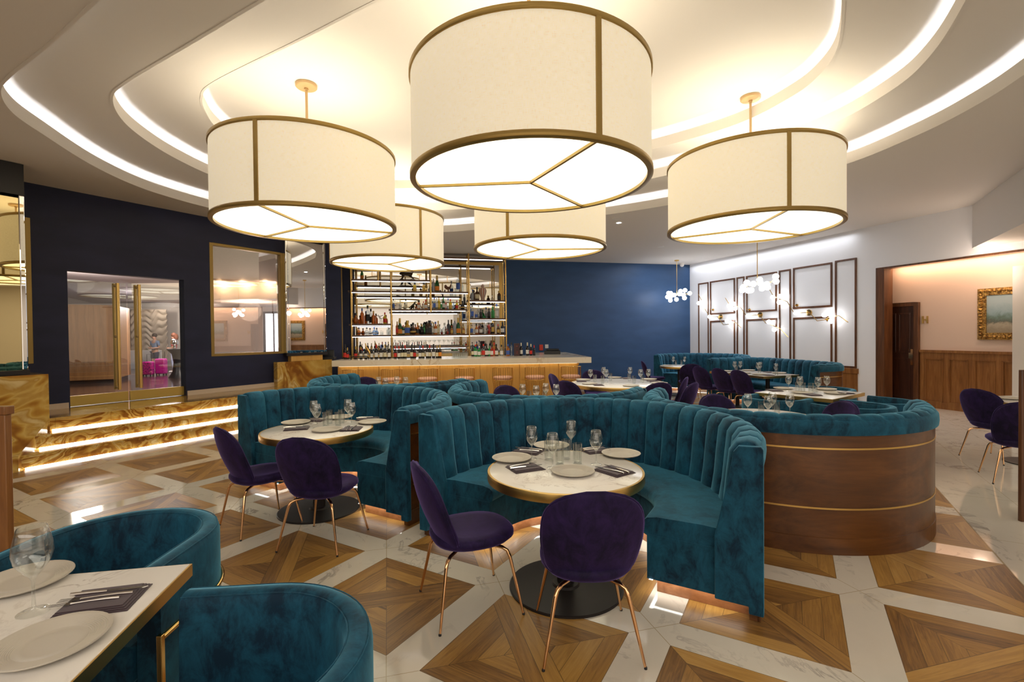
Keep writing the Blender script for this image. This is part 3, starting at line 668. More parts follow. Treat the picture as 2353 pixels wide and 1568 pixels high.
# long wall bench with rounded ends
def rounded(poly, rad, seg=10):
    out = [poly[0]]
    for i in range(1, len(poly) - 1):
        p, a, b = poly[i], poly[i - 1], poly[i + 1]; u = (a - p).normalized(); v = (b - p).normalized(); q = p + u * rad; w = p + v * rad
        for k in range(seg + 1):
            t = k / seg; out.append(q * (1 - t) ** 2 + p * 2 * t * (1 - t) + w * t * t)
    return out + [poly[-1]]
V3 = lambda x, y: Vector((x, y, 0))
booth(rounded([V3(5.55, 8.75), V3(6.38, 9.0), V3(5.95, 11.55), V3(4.62, 11.35), V3(4.55, 10.9)][:4] , .55), label='long teal channelled bench under the branching wall lights, with rounded right end', chan=.2, seat=.6, name='velvet_bench')

CH = make_chair(); WG = make_wineglass(); TU = make_tumbler(); PL = make_plate(); NK = make_napkin(); FK = make_fork(); KN = make_knife(); AC = make_armchair()
used = set()
def put(proto, loc, rz=0, label=None, cat=None, group=None, rx=0, ry=0, sc=None):
    o = proto if id(proto) not in used else copy_tree(proto)
    used.add(id(proto)); o.location = loc; o.rotation_euler = (rx, ry, rz)
    if sc: o.scale = (sc, sc, sc)
    for k in ('group',):
        if k in o and not group: del o[k]
    return tag(o, label, cat, group)
def face(p, q): d = Vector(q) - Vector(p); return math.atan2(-d.x, d.y)        # yaw that turns +y from p to q
def chair(x, y, tx, ty, label, group): return put(CH, (x, y, 0), face((x, y), (tx, ty)), label, 'chair', group)
T1 = AB(-1.27, 2.80); T2 = AB(-3.82, 2.93)
TB = make_round_table(); TB.location = T1; tag(TB, 'round white stone table with brass edge set inside the nearest booth', 'table')
t2 = copy_tree(TB); t2.location = T2; tag(t2, 'round white stone table with brass edge inside the booth near the steps', 'table')
T4 = AB(-.30, 5.52); t4 = copy_tree(TB); t4.location = T4; tag(t4, 'round table hidden in the booth with the walnut shell', 'table')
T3 = AB(-2.62, 5.52); t3 = copy_tree(TB); t3.location = T3; tag(t3, 'round table in the middle booth facing the bar', 'table')
T5 = AB(-5.1, 5.54); t5 = copy_tree(TB); t5.location = T5; tag(t5, 'round table in the leftmost booth facing the bar', 'table')
T6 = G(1562, 841, .75); T6.z = 0; t6 = copy_tree(TB); t6.location = T6; tag(t6, 'farthest round white table with brass edge, before the corner booth', 'table')
BT = make_round_table(.82, .75, .42, .07); T7 = G(1421, 880, .75); T7.z = 0; BT.location = T7; tag(BT, 'large round white table with brass edge between the bar and the wall bench', 'table')
# purple chairs
chair(.375, 2.53, T1.x, T1.y + 3, 'purple velvet chair in front seen from behind, nearest of all chairs', 'purple chairs at the nearest booth table')
chair(-.27, 2.88, T1.x + .9, T1.y + .45, 'purple velvet chair seen in profile left of the nearest round table', 'purple chairs at the nearest booth table')
chair(-1.49, 3.78, -1.25, 5.2, 'purple velvet chair seen from behind at the table near the steps', 'purple chairs at the booth table near the steps')
chair(-2.17, 4.13, T2.x + .3, T2.y + .4, 'purple velvet chair in profile, leftmost chair in front of the onyx steps', 'purple chairs at the booth table near the steps')
def onrow(px, b):
    r_ = ray(px, 900); r_ = r_.x / r_.y; return AB(b * (UD.x * r_ - WD.x) / (WD.y - UD.y * r_ * 1), b) if False else AB(b * (WD.y * r_ - WD.x) / (UD.x - UD.y * r_), b)
for p, q, lab in ((onrow(1190, 5.76), T3, 'purple chair whose top shows behind the middle booth near the bar'), (onrow(1680, 5.84), T4, 'purple chair top peeking over the walnut booth, left one'), (onrow(1880, 5.86), T4, 'purple chair top peeking over the walnut booth, right one by the square table'),
                  (onrow(856, 5.9), T5, 'purple chair whose top barely shows behind the leftmost booth')):
    chair(p.x, p.y, q.x, q.y, lab, 'purple chairs behind the booths turned to the bar')
bt = [((1291, 878), 'purple chair at the large round table, leftmost, beside the bar'), ((1322, 880), 'purple chair at the large round table, near left one'), ((1404, 862), 'purple chair on the far side of the large round table'),
      ((1489, 884), 'purple chair on the near right of the large round table seen from behind'), ((1521, 877), 'purple chair at the right of the large round table, seen from inside')]
for (px, py), lab in bt:
    an = {1291: 2.78, 1322: 3.84, 1404: 1.75, 1489: 4.97, 1521: -.42}[px]; d = {1291: .9, 1521: .80}.get(px, 1.0)
    x, y = T7.x + d * cos(an), T7.y + d * sin(an)
    chair(x, y, T7.x, T7.y, lab, 'purple chairs around the large round table')
p = G(1573, 937, .3)
x, y = 2.42, 7.22; chair(x, y, 2.0, 7.6, 'purple chair tilted away right of the large round table, beside the walnut booth', 'purple chairs around the large round table')
chair(T6.x - .62, T6.y + .1, T6.x, T6.y, 'purple chair at the farthest round table seen at its left side', 'purple chairs at the farthest round table')
chair(T6.x - .10, T6.y - .95, T6.x + .1, T6.y, 'purple chair seen from behind at the farthest round table', 'purple chairs at the farthest round table')
# long table before the wall bench
tl, tf, tr = G(1635.5, 853.6, .75), G(1761, 866, .75), G(1830, 861, .75)
cx = (tl + tr) / 2; ang = math.atan2((tf - tl).y, (tf - tl).x); TL = V3(cx.x, cx.y)
RT2 = make_rect_table((tf - tl).length, (tr - tf).length, .75, ((-.4, 0), (.4, 0))); RT2.location = TL; RT2.rotation_euler.z = ang; tag(RT2, 'long white table with brass edge in front of the wall bench', 'table')
dr_ = (tf - tl).normalized(); dn = Vector((dr_.y, -dr_.x, 0)); dn = dn if dn.x < 0 else -dn; dn.z = 0
for k, (s_, lab) in enumerate(((-.52, 'purple chair at the long bench table, farthest left of the three'), (.06, 'purple chair at the long bench table, middle of the three'), (.58, 'purple chair at the long bench table, nearest of the three'))):
    q = TL + dr_ * s_ + dn * .62; q.z = 0; chair(q.x, q.y, q.x - dn.x, q.y - dn.y, lab, 'purple chairs along the long bench table')
# square table with armchairs
sl, sf, sr = G(1740, 901, .75), G(1909, 919, .75), G(1983, 903, .75); SQ = (sl + sr) / 2; SQ.z = 0; ang2 = math.atan2((sr - sf).y, (sr - sf).x)
RT3 = make_rect_table((sr - sf).length, (sl - sf).length); RT3.location = SQ; RT3.rotation_euler.z = ang2; tag(RT3, 'square white table with thick brass edge among teal barrel armchairs', 'table')
e1 = (sr - sf).normalized(); e2 = (sl - sf).normalized(); e1.z = e2.z = 0
def arm(p, q, lab, grp): d = Vector(q) - Vector(p); return put(AC, (p[0], p[1], 0), math.atan2(d.y, d.x) + PI, lab, 'armchair', grp)
g = 'teal armchairs around the square table'
for s1, s2, lab in ((-.78, .12, 'teal barrel armchair at the left side of the square table'), (.80, .10, 'teal barrel armchair at the far right of the square table'), (.05, -.86, 'teal barrel armchair in front right of the square table by the walnut booth'), (-.62, -.80, 'teal barrel armchair in front left of the square table behind the booth glasses')):
    q = SQ + e1 * s1 + e2 * s2; arm(q, SQ + e1 * (s1 if abs(s2) > .5 else 0) * .9 + e2 * (s2 if abs(s1) > .7 else 0), lab, g)
# foreground table and armchairs
ft_ = G(442, 1294, .75); fb_ = G(164, 1568, .75); fl_ = G(0, 1314, .75)
ey = (ft_ - fb_).normalized(); ex = Vector((ey.y, -ey.x, 0)); w_, d_ = 1.15, 1.5
FT = make_rect_table(w_, d_, .75, ((0, .2),)); fc = ft_ - ex * w_ / 2 - ey * d_ / 2; FT.location = (fc.x, fc.y, 0); FT.rotation_euler.z = math.atan2(ex.y, ex.x); tag(FT, 'rectangular white stone table with brass edge in the lower left foreground', 'table')
arm((-1.74, 2.10), (-1.70, 1.0), 'teal barrel armchair with brass band behind the foreground table', 'teal armchairs at the foreground table')
arm((-.80, 1.33), (-2.0, 1.22), 'teal barrel armchair nearest to the camera at the bottom edge', 'teal armchairs at the foreground table')
# right edge group
chair(5.98, 5.95, 6.9, 6.1, 'dark purple chair at the right edge seen from its side, farther one', 'purple chairs at the table by the right edge')
chair(5.32, 5.08, 6.0, 6.2, 'dark purple chair at the right edge seen from behind, nearer one', 'purple chairs at the table by the right edge')
RT4 = make_rect_table(.9, .9); RT4.location = (6.22, 5.75, 0); RT4.rotation_euler.z = .1; tag(RT4, 'table with brass edge cut off by the right border of the photo', 'table')

# ================================================================ TABLE SETTINGS
def setpt(px, py, z=.751): return G(px, py, z)
cnt = {}
def item(kind, p, rz, lab, grp):
    pr, cat = {'w': (WG, 'wine glass'), 't': (TU, 'water glass'), 'p': (PL, 'plate'), 'n': (NK, 'napkin'), 'f': (FK, 'fork'), 'k': (KN, 'knife')}[kind]
    return put(pr, p, rz, lab, cat, grp)
def setting(c, places, glasses, tums, where, R, rot=0):
    """places: list of (angle, ...) ; glasses and tumblers as plan offsets"""
    pos = ['near', 'right', 'far', 'left']
    for i, (x, y, nm) in enumerate(places):
        d = Vector((x, y, 0)); item('p', (c.x + x, c.y + y, .7505), 0, f'beige stoneware plate at the {nm} side of {where}', 'stoneware plates')
        t = Vector((-d.y, d.x, 0)).normalized(); dd_ = d.normalized()
        q = Vector((c.x, c.y, .7505)) + dd_ * (d.length + .00) + t * .235
        a = math.atan2(-dd_.x, dd_.y) + PI
        item('n', q, a + .1, f'folded plum napkin beside the {nm} plate of {where}', 'plum napkins')
        for kk, off in (('f', -.03), ('k', .02)):
            m = q + t * off + Vector((0, 0, .0145)); item(kk, m, a + .1, f"steel {'fork' if kk == 'f' else 'knife'} on the napkin by the {nm} plate of {where}", 'steel cutlery on napkins')
    for x, y, nm in glasses: item('w', (c.x + x, c.y + y, .7505), 0, f'{nm} wine glass on {where}', 'empty wine glasses')
    for x, y, nm in tums: item('t', (c.x + x, c.y + y, .7505), 0, f'{nm} water glass on {where}', 'empty water glasses')
# nearest table, piece by piece where it stands
w1 = 'the nearest round table'
for (px, py), nm in (((1176, 1056), 'left'), ((1427, 1046), 'right'), ((1267, 1027), 'far'), ((1316, 1087), 'near')): item('p', G(px, py, .7505), 0, f'beige stoneware plate at the {nm} side of {w1}', 'stoneware plates on the nearest table')
for (px, py), a, nm in (((1207, 1077), -1.15, 'front left'), ((1410, 1084), .62, 'front right'), ((1213, 1038), 1.1, 'back left'), ((1370, 1036), -1.2, 'back right')):
    q = G(px, py, .7505); item('n', q, a, f'folded plum napkin at the {nm} of {w1}', 'plum napkins on the nearest table')
    for kk, off in (('f', -.035), ('k', .02)):
        m = q + Vector((cos(a), sin(a), 0)) * off + Vector((0, 0, .0145)); item(kk, m, a + (.15 if kk == 'f' else -.06), f"steel {'fork' if kk == 'f' else 'knife'} on the {nm} napkin of {w1}", 'steel cutlery on the nearest table')
for (px, py), nm in (((1222, 1055), 'left'), ((1270, 1076), 'front middle'), ((1313, 1038), 'tallest looking middle'), ((1370, 1068), 'right')): item('w', G(px, py, .7505), 0, f'{nm} wine glass on {w1}', 'wine glasses on the nearest table')
for (px, py), nm in (((1261, 1058), 'back left'), ((1286, 1068), 'front left'), ((1301, 1055), 'back right'), ((1327, 1066), 'front right')): item('t', G(px, py, .7505), 0, f'{nm} water glass on {w1}', 'water glasses on the nearest table')
w2 = 'the round table near the steps'
for (px, py), nm in (((680, 973), 'left'), ((856, 972), 'right'), ((780, 961), 'far'), ((752, 990), 'near')): item('p', G(px, py, .7505), 0, f'beige stoneware plate at the {nm} side of {w2}', 'stoneware plates on the table near the steps')
for (px, py), a, nm in (((682, 986), -1.3, 'front left'), ((808, 987), .1, 'front right'), ((728, 966), 1.3, 'back left'), ((845, 964), -1.5, 'back right')):
    q = G(px, py, .7505); item('n', q, a, f'folded plum napkin at the {nm} of {w2}', 'plum napkins on the table near the steps')
    for kk, off in (('f', -.035), ('k', .02)):
        m = q + Vector((cos(a), sin(a), 0)) * off + Vector((0, 0, .0145)); item(kk, m, a + (.12 if kk == 'f' else -.06), f"steel {'fork' if kk == 'f' else 'knife'} on the {nm} napkin of {w2}", 'steel cutlery on the table near the steps')
for (px, py), nm in (((728, 984), 'front left'), ((722, 974), 'back left'), ((808, 980), 'front right'), ((800, 970), 'back right')): item('w', G(px, py, .7505), 0, f'{nm} wine glass on {w2}', 'wine glasses on the table near the steps')
for (px, py), nm in (((749, 980), 'outer left'), ((757, 974), 'inner left'), ((777, 979), 'front right'), ((785, 973), 'back right')): item('t', G(px, py, .7505), 0, f'{nm} water glass on {w2}', 'water glasses on the table near the steps')
# glasses showing over the booths turned away
def gl(list_, z, fmt, grp, kind='w'):
    for (px, py), nm in list_: item(kind, G(px, py, z), 0, fmt.format(nm), grp)
for T_, offs, wh, gp in ((T4, ((1718, 'leftmost'), (1765, 'second'), (1775, 'third'), (1815, 'rightmost')), 'wine glass seen over the rim of the walnut shelled booth', 'wine glasses behind the walnut booth'),
                     (T3, ((1201, 'leftmost'), (1232, 'second'), (1254, 'third'), (1278, 'rightmost')), 'wine glass seen over the rim of the middle booth', 'wine glasses behind the middle booth'),
                     (T5, ((870, 'leftmost'), (886, 'second'), (912, 'third'), (932, 'rightmost')), 'wine glass seen over the rim of the leftmost booth', 'wine glasses behind the leftmost booth')):
    for k, (px, nm) in enumerate(offs):
        D = T_.y + (.02, -.16, .1, -.06)[k]; x = ray(px, 900).x * D / ray(px, 900).y; item('w', (x, D, .7505), 0, f'{nm} {wh}', gp)
    for k in range(2): 
        px = offs[1][0] + (-16, 20)[k]; D = T_.y + .05; x = ray(px, 900).x * D / ray(px, 900).y; item('t', (x, D, .7505), 0, ('left ' if k == 0 else 'right ') + wh.replace('wine', 'water'), gp.replace('wine', 'water'))
w7 = 'the large round table'
gl([((1357, 879), 'leftmost'), ((1387, 872), 'second'), ((1393, 879), 'third'), ((1448, 872), 'fourth'), ((1472, 879), 'fifth'), ((1490, 878), 'rightmost')], .7505, '{} wine glass on ' + w7, 'wine glasses on the large round table')
gl([((1367, 879), 'leftmost'), ((1385, 882), 'second'), ((1403, 875), 'third'), ((1446, 876), 'fourth'), ((1457, 882), 'fifth'), ((1476, 880), 'rightmost')], .7505, '{} water glass on ' + w7, 'water glasses on the large round table', 't')
gl([((1340, 874), 'far left'), ((1355, 883), 'near left'), ((1412, 869), 'far'), ((1450, 888), 'near'), ((1492, 873), 'far right'), ((1515, 882), 'near right')], .7505, 'beige plate at the {} of ' + w7, 'stoneware plates on the large round table', 'p')
gl([((1375, 885.5), 'near left'), ((1336, 877), 'left'), ((1440, 870), 'far'), ((1500, 877), 'right')], .7505, 'plum napkin at the {} of ' + w7, 'plum napkins on the large round table', 'n')
w6 = 'the farthest round table'
gl([((1547, 840), 'left'), ((1573, 840), 'right')], .7505, '{} wine glass on ' + w6, 'wine glasses on the farthest round table')
gl([((1553, 839.5), 'left'), ((1566, 839.5), 'right')], .7505, '{} water glass on ' + w6, 'water glasses on the farthest round table', 't')
gl([((1534, 841), 'left'), ((1593, 842), 'right')], .7505, 'beige plate at the {} of ' + w6, 'stoneware plates on the farthest round table', 'p')
w8 = 'the long bench table'
gl([((1688, 855), 'leftmost'), ((1701, 855), 'second'), ((1742, 859), 'third'), ((1747, 857), 'fourth'), ((1783, 862), 'rightmost')], .7505, '{} wine glass on ' + w8, 'wine glasses on the long bench table')
gl([((1692, 855), 'left'), ((1745, 859), 'middle'), ((1784, 863), 'right')], .7505, '{} water glass on ' + w8, 'water glasses on the long bench table', 't')
gl([((1670, 854), 'left end'), ((1720, 852), 'far left'), ((1710, 858), 'near left'), ((1745, 861.5), 'near right'), ((1790, 858), 'right end')], .7505, 'beige plate at the {} of ' + w8, 'stoneware plates on the long bench table', 'p')
gl([((1765, 863), 'front'), ((1690, 859), 'left'), ((1768, 856), 'back')], .7505, 'plum napkin at the {} of ' + w8, 'plum napkins on the long bench table', 'n')
w9 = 'the square table'
gl([((1812, 899), 'leftmost'), ((1838, 902), 'second'), ((1880, 905), 'third'), ((1900, 901), 'rightmost')], .7505, '{} wine glass on ' + w9, 'wine glasses on the square table')
gl([((1833, 901), 'leftmost'), ((1845, 902), 'second'), ((1863, 903), 'third'), ((1873, 904), 'rightmost')], .7505, '{} water glass on ' + w9, 'water glasses on the square table', 't')
gl([((1800, 894), 'far left'), ((1843, 904), 'near left'), ((1898, 896), 'far right'), ((1918, 905), 'near right')], .7505, 'beige plate at the {} of ' + w9, 'stoneware plates on the square table', 'p')
gl([((1866, 908), 'near'), ((1779, 898), 'left'), ((1940, 904), 'right')], .7505, 'plum napkin at the {} side of ' + w9, 'plum napkins on the square table', 'n')
item('p', G(2318, 917, .7505), 0, 'plate on the table cut off by the right border', 'stoneware plates at the right edge')
# foreground setting
w0 = 'the foreground table'
o = item('p', G(55, 1340, .752), 0, f'far beige stoneware plate on {w0}', 'stoneware plates on the foreground table'); o.scale = (1.0, 1.0, 1)
o = item('p', G(118, 1482, .752), 0, f'near beige stoneware plate on {w0}', 'stoneware plates on the foreground table'); o.scale = (1.0, 1.0, 1)
item('w', G(78, 1408, .7505), 0, f'wine glass at the left edge on {w0}', 'wine glasses on the foreground table').scale = (1.18, 1.18, 1.2)
q = G(238, 1383, .7505); o = item('n', q, -1.32, f'folded plum napkin under cutlery on {w0}', 'plum napkins on the foreground table')
o = item('k', q + Vector((-.01, .035, .0145)), -1.36, f'steel knife on the plum napkin of {w0}', 'cutlery on the foreground table')
o = item('f', q + Vector((-.02, .0, .0145)), -1.3 + PI, f'large steel fork in the middle of the napkin of {w0}', 'cutlery on the foreground table')
o = item('f', q + Vector((-.03, -.03, .0145)), -1.28 + PI, f'small steel fork nearest the plate of {w0}', 'cutlery on the foreground table'); o.scale = (.9, .9, 1)
# ================================================================ DRUM PENDANTS
def shade_mat():
    t = NT('linen_shade'); o = t.obj(); s = t.n('ShaderNodeSeparateXYZ'); t.set(s.inputs[0], o)
    an = t.M('ARCTAN2', s.outputs[1], s.outputs[0])
    h = t.noise(t.comb(t.M('MULTIPLY', an, 14), 0, t.M('MULTIPLY', s.outputs[2], 260)), 1.5, 3, .6); v = t.noise(t.comb(t.M('MULTIPLY', an, 260), 0, t.M('MULTIPLY', s.outputs[2], 14)), 1.5, 3, .6)
    w = t.M('ADD', t.M('MULTIPLY', h, .5), t.M('MULTIPLY', v, .5))
    c = t.ramp(w, [(.34, (.62, .52, .36)), (.5, (.78, .69, .51)), (.66, (.87, .80, .62))])
    t.P(Base_Color=c, Roughness=.9); t.set(t.b.inputs['Emission Color'], c); t.set(t.b.inputs['Emission Strength'], .50); return t.m
MT['shade'] = shade_mat()
MT['diffuser'] = emis('acrylic_diffuser', (1, .97, .74), .95)
MT['rodpaint'] = plain('gold_rod_paint', (.50, .34, .17), .45, .2)
def drum():
    r = empty('drum_pendant'); R, h = 1.04, .90
    MB().shell([(R, .03), (R, h - .03)], 96).build('lamp_shade', MT['shade'], r, smooth=80)
    for z in (0, h - .045):
        MB().shell([(R - .035, z), (R + .010, z), (R + .014, z + .004), (R + .014, z + .041), (R + .010, z + .045), (R - .035, z + .045), (R - .035, z)], 96).build('metal_ring', MT['antique'], r, smooth=50)
    MB().lathe([(R - .03, .028), (1e-5, .028)], 96).build('diffuser', MT['diffuser'], r)
    for k in range(3):
        a = 2 * PI * k / 3; c, s = cos(a), sin(a)
        MB().bar((.0, 0, .012), (c * (R - .02), s * (R - .02), .012), .022, .022).build('diffuser_bar', MT['antique'], r)
        MB().bar((c * (R + .006), s * (R + .006), .04), (c * (R + .006), s * (R + .006), h - .04), .042, .016, up=(c, s, 0)).build('upright_strap', MT['antique'], r)
        MB().bar((0, 0, h - .02), (c * R, s * R, h - .02), .016).build('spider_arm', MT['antique'], r)
    return r
DP = drum()
ztop = LV[3]; zb = 2.95
lamps = [((-2.49, 5.97), -95, 'drum pendant lamp at left with linen shade and gold rings'), ((.18, 4.33), -65, 'largest looking drum pendant lamp, front centre, top cut by the photo edge'), ((3.17, 6.4), -95, 'drum pendant lamp at right in front of the white wall'),
         ((-2.33, 9.2), -44, 'drum pendant lamp hanging over the bar, partly behind the left lamp'), ((.46, 7.76), -119, 'drum pendant lamp in the middle behind the largest one')]
for i, ((x, y), an, lab) in enumerate(lamps):
    r = DP if i == 0 else copy_tree(DP); r.location = (x, y, zb); r.rotation_euler.z = math.radians(an); r['label'] = lab; r['category'] = 'pendant lamp'
for i, ((x, y), an, lab) in enumerate(lamps):
    r = [o for o in bpy.data.objects if o.get('label') == lab][0]
    MB().tube([(0, 0, .88), (0, 0, ztop - zb - .02)], .016, 12).build('stem', MT['rodpaint'], r)
    MB().lathe([(.025, -.07), (.02, -.05), (.115, -.045), (.125, -.035), (.125, -.004), (.1, 0)], 40, (0, 0, ztop - zb)).build('ceiling_canopy', MT['rodpaint'], r)
    point('lamp_glow', (x, y, zb + .62), 42, (1, .92, .80), .35)
# ================================================================ GLOBE CHANDELIERS AND WALL LIGHTS
def chandelier(top, pts, scale, gr, lab, n0):
    r = empty('globe_chandelier', top)
    cz = n0
    MB().lathe([(.07, -.035), (.07, 0)], 24).build('ceiling_canopy', MT['brushed'], r)
    MB().tube([(0, 0, -.03), (0, 0, cz)], .008, 8).build('stem', MT['brushed'], r)
    C0 = Vector((0, 0, cz)); L = []
    for i, (px, py) in enumerate(pts):
        dx, dz = px * scale, -py * scale; dy = ((i * 37) % 11 - 5) / 5 * .16
        p = C0 + Vector((dx, dy, dz)); L.append(p)
    fr = MB().tube([C0 + Vector((-.30, -.03, .0)), C0 + Vector((-.1, .03, -.03)), C0, C0 + Vector((.15, -.04, .02)), C0 + Vector((.34, .02, .05))], .008, 8)
    for p in L: fr.tube([Vector((max(-.3, min(.34, p.x)) * .9, 0, cz)), p], .005, 6)
    fr.build('arm_frame', MT['brass'], r)
    for p in L: MB().sphere(p, gr, 20).build('glass_globe', MT['bulb'], r, smooth=80)
    return tag(r, lab, 'chandelier')
t1 = G(1555, 598, H); D1 = t1.y; k1 = D1 / FPX
chandelier(t1, [((x - 1912) / 4.706, (y - 560) / 4.706) for x, y in ((1793, 582), (1818, 538), (1855, 535), (1825, 588), (1883, 558), (1855, 612), (1930, 550), (1955, 517), (1925, 602), (1975, 560), (2007, 507), (2030, 545), (1990, 592))], k1, .066, 'smaller looking globe chandelier hanging before the blue wall', (EYE + (764.3 - 679) * k1) - H)
D2 = 9.7; k2 = D2 / FPX; d = ray(1740, 600); t2_ = Vector((d.x / d.y * D2, D2, H))
chandelier(t2_, [((x - 1210) / 3.564, (y - 405) / 3.564) for x, y in ((1065, 436), (1118, 394), (1107, 450), (1112, 462), (1178, 404), (1185, 450), (1228, 444), (1242, 397), (1262, 363), (1275, 410), (1308, 430), (1325, 352), (1357, 387))], k2, .058, 'larger looking globe chandelier hanging before the moulded white wall', (EYE + (762.4 - 653.5) * k2) - H)
def c3(x, y): return RW.W(1400 + x / 3.564, 540 + y / 3.564)
def branch(rod, globes, discs, lab):
    pr = [RW.P(*c3(x, y), .13) for x, y in rod]; c = pr[len(pr) // 2]; r = empty('branch_wall_light', RW.P(*c3(*rod[len(rod) // 2]), .0))
    keep(MB().tube(pr, .009, 8).build('brass_branch', MT['brass'], None), r)
    for x, y in globes:
        u, z = c3(x, y); g = keep(MB().sphere(RW.P(u, z, .17), .060, 18).build('glass_globe', MT['bulb'], None, smooth=80), r)
    for x, y, q in discs:
        u, z = c3(x, y); c0 = RW.P(u, z, .002); c1 = RW.P(u, z, .03); keep(MB().tube([c0, c1], q, 24).tube([c1, RW.P(u, z, .13)], .008, 8).build('wall_plate', MT['brass'], None), r)
    return tag(r, lab, 'wall light')
branch([(757, 488), (787, 545), (800, 590), (840, 655), (858, 670), (915, 671), (962, 737), (1005, 733), (1030, 720), (1065, 718), (1107, 760)], [(768, 560), (797, 552), (801, 592), (858, 671), (1001, 706), (1030, 718), (1035, 748)], [(853, 614, .035), (915, 671, .075)], 'branching brass wall light with globes, farthest on the white wall')
branch([(978, 517), (1015, 575), (1055, 580), (1105, 595), (1150, 660), (1175, 664), (1240, 655), (1262, 657), (1310, 722), (1345, 732), (1430, 768), (1497, 838)], [(1017, 582), (1057, 566), (1069, 604), (1175, 664), (1347, 713), (1392, 775)], [(1152, 614, .035), (1240, 655, .075)], 'branching brass wall light with globes, middle one of the white wall')
branch([(1335, 432), (1375, 505), (1410, 517), (1490, 548), (1540, 635), (1571, 640), (1640, 637), (1680, 645), (1735, 705), (1795, 695), (1850, 670), (1915, 662), (1990, 716)], [(1380, 513), (1437, 505), (1433, 553), (1571, 639), (1806, 656), (1866, 664), (1861, 706)], [(1541, 577, .035), (1640, 637, .075), (1795, 695, .04)], 'branching brass wall light with globes, nearest to the passage')
for (px, py), lab in (((1416, 503), 'unlit ceiling downlight between the middle and right drum lamps'), ((1518, 567), 'unlit ceiling downlight in front of the blue wall'), ((2248, 595), 'small ceiling sprinkler in the passage')):  # the passage one is a sprinkler, built like the downlights
    z = H if py != 595 else 3.02; p = G(px, py, z); r = empty('downlight', p)
    MB().lathe([(.075, -.006), (.09, -.006), (.09, .0)], 24).build('trim_ring', MT['white'], r); MB().lathe([(1e-5, -.004), (.07, -.004)], 24).build('lens', MT['black'], r); tag(r, lab, 'downlight')
p = G(1422, 512, H); r = empty('downlight', p); MB().shell([(.05, -.004), (.085, -.006), (.085, 0)], 24).build('trim_ring', MT['white'], r); MB().lathe([(1e-5, -.004), (.06, -.004)], 24).build('lens', MT['spot'], r); tag(r, 'lit ceiling downlight between the middle and right drum lamps', 'downlight')
p = G(1567, 611, H - .08); r = empty('security_camera', (p.x, p.y, H)); MB().lathe([(.09, -.03), (.09, 0)], 20).build('housing', MT['white'], r); MB().sphere((0, 0, -.05), .07, 14).build('dome', MT['ceramicw'], r); tag(r, 'small white dome camera at the ceiling corner of the blue wall', 'security camera')

# ================================================================ BAR
MT['ledbar'] = emis('warm_led', (1, .82, .55), 3)
BZ = 1.05
b0, b1 = G(762, 829.5, BZ), G(1359, 821, BZ); BP = Plane(b0.xy, b1.xy); BL = (b1 - b0).length
ct = MB().prism([tuple(BP.P(*q)[:2]) for q in ((0, 0, 0), (BL, 0, 0), (BL, 0, -3.2), (BL - 1.0, 0, -3.2), (BL - 1.0, 0, -.78), (0, 0, -.78))], BZ - .135, BZ)
tag(ct.build('bar_counter', MT['barmarble'], smooth=0, bevel=.004), 'long bar counter top of gold veined white marble', 'bar counter')
bb = MB(); n = 12; ub = BL - .26
for i in range(n):
    a = .05 + (ub - .05) * i / n; bb.slab(BP, a + .006, a + (ub - .05) / n - .006, .10, BZ - .136, -.28, -.32)
bb.slab(BP, .05, ub, 0.0, BZ - .136, -.30, -.36).slab(BP, ub - .03, ub, 0, BZ - .136, -.28, -3.1).slab(BP, ub - .03, ub + .02, BZ - .2, BZ - .136, -.26, -3.1)
tag(bb.build('bar_cabinet', MT['baroak'], smooth=0), 'honey coloured oak front of the bar below the marble top', 'bar front')
bk = MB().slab(BP, .3, BL - 1.02, 0, .93, -1.75, -2.5); tag(bk.build('back_counter', MT['ceramicw'], smooth=0), 'white back counter under the bar shelves', 'counter')
def make_stool():
    r = empty('bar_stool'); zs = .60
    s = MB(); superlathe(s, [(0, 0, zs - .03, .17, .17, 2), (0, 0, zs, .215, .215, 2), (0, 0, zs + .03, .22, .22, 2), (0, 0, zs + .05, .19, .19, 2)], 28); s.build('seat', MT['pink'], r, smooth=60)
    def ring(rad, z, a0=0, a1=2 * PI, cl=True, dz=0):
        n = 28; P = [(rad * cos(a0 + (a1 - a0) * i / n), rad * sin(a0 + (a1 - a0) * i / n), z + dz * abs(sin((a1 - a0) * (i / n - .5) / 2)) ** 2) for i in range(n + (0 if cl else 1))]
        return MB().tube(P, .0075, 7, cl)
    ring(.232, zs - .03).build('seat_ring', MT['brass'], r, smooth=60); ring(.235, .012).build('base_ring', MT['brass'], r, smooth=60)
    A0, A1 = -PI / 2 - 1.65, -PI / 2 + 1.65
    b = ring(.235, zs + .26, A0, A1, False, -.03).build('back_rail', MT['brass'], r, smooth=60)
    w = MB()
    for i in range(15):
        t = i / 14; a = A0 + (A1 - A0) * t; zt = zs + .26 - .03 * abs(sin((A1 - A0) * (t - .5) / 2)) ** 2
        w.tube([(.225 * cos(a), .225 * sin(a), zt), (.232 * cos(a), .232 * sin(a), zs - .03)], .0042, 5)
    w.build('back_wires', MT['brass'], r, smooth=60)
    w = MB()
    for i in range(20): a = 2 * PI * i / 20; w.tube([(.232 * cos(a), .232 * sin(a), zs - .03), (.205 * cos(a), .205 * sin(a), .4), (.235 * cos(a), .235 * sin(a), .012)], .0042, 5)
    w.build('base_wires', MT['brass'], r, smooth=60)
    return r
ST = make_stool(); br = math.atan2(BP.d.y, BP.d.x)
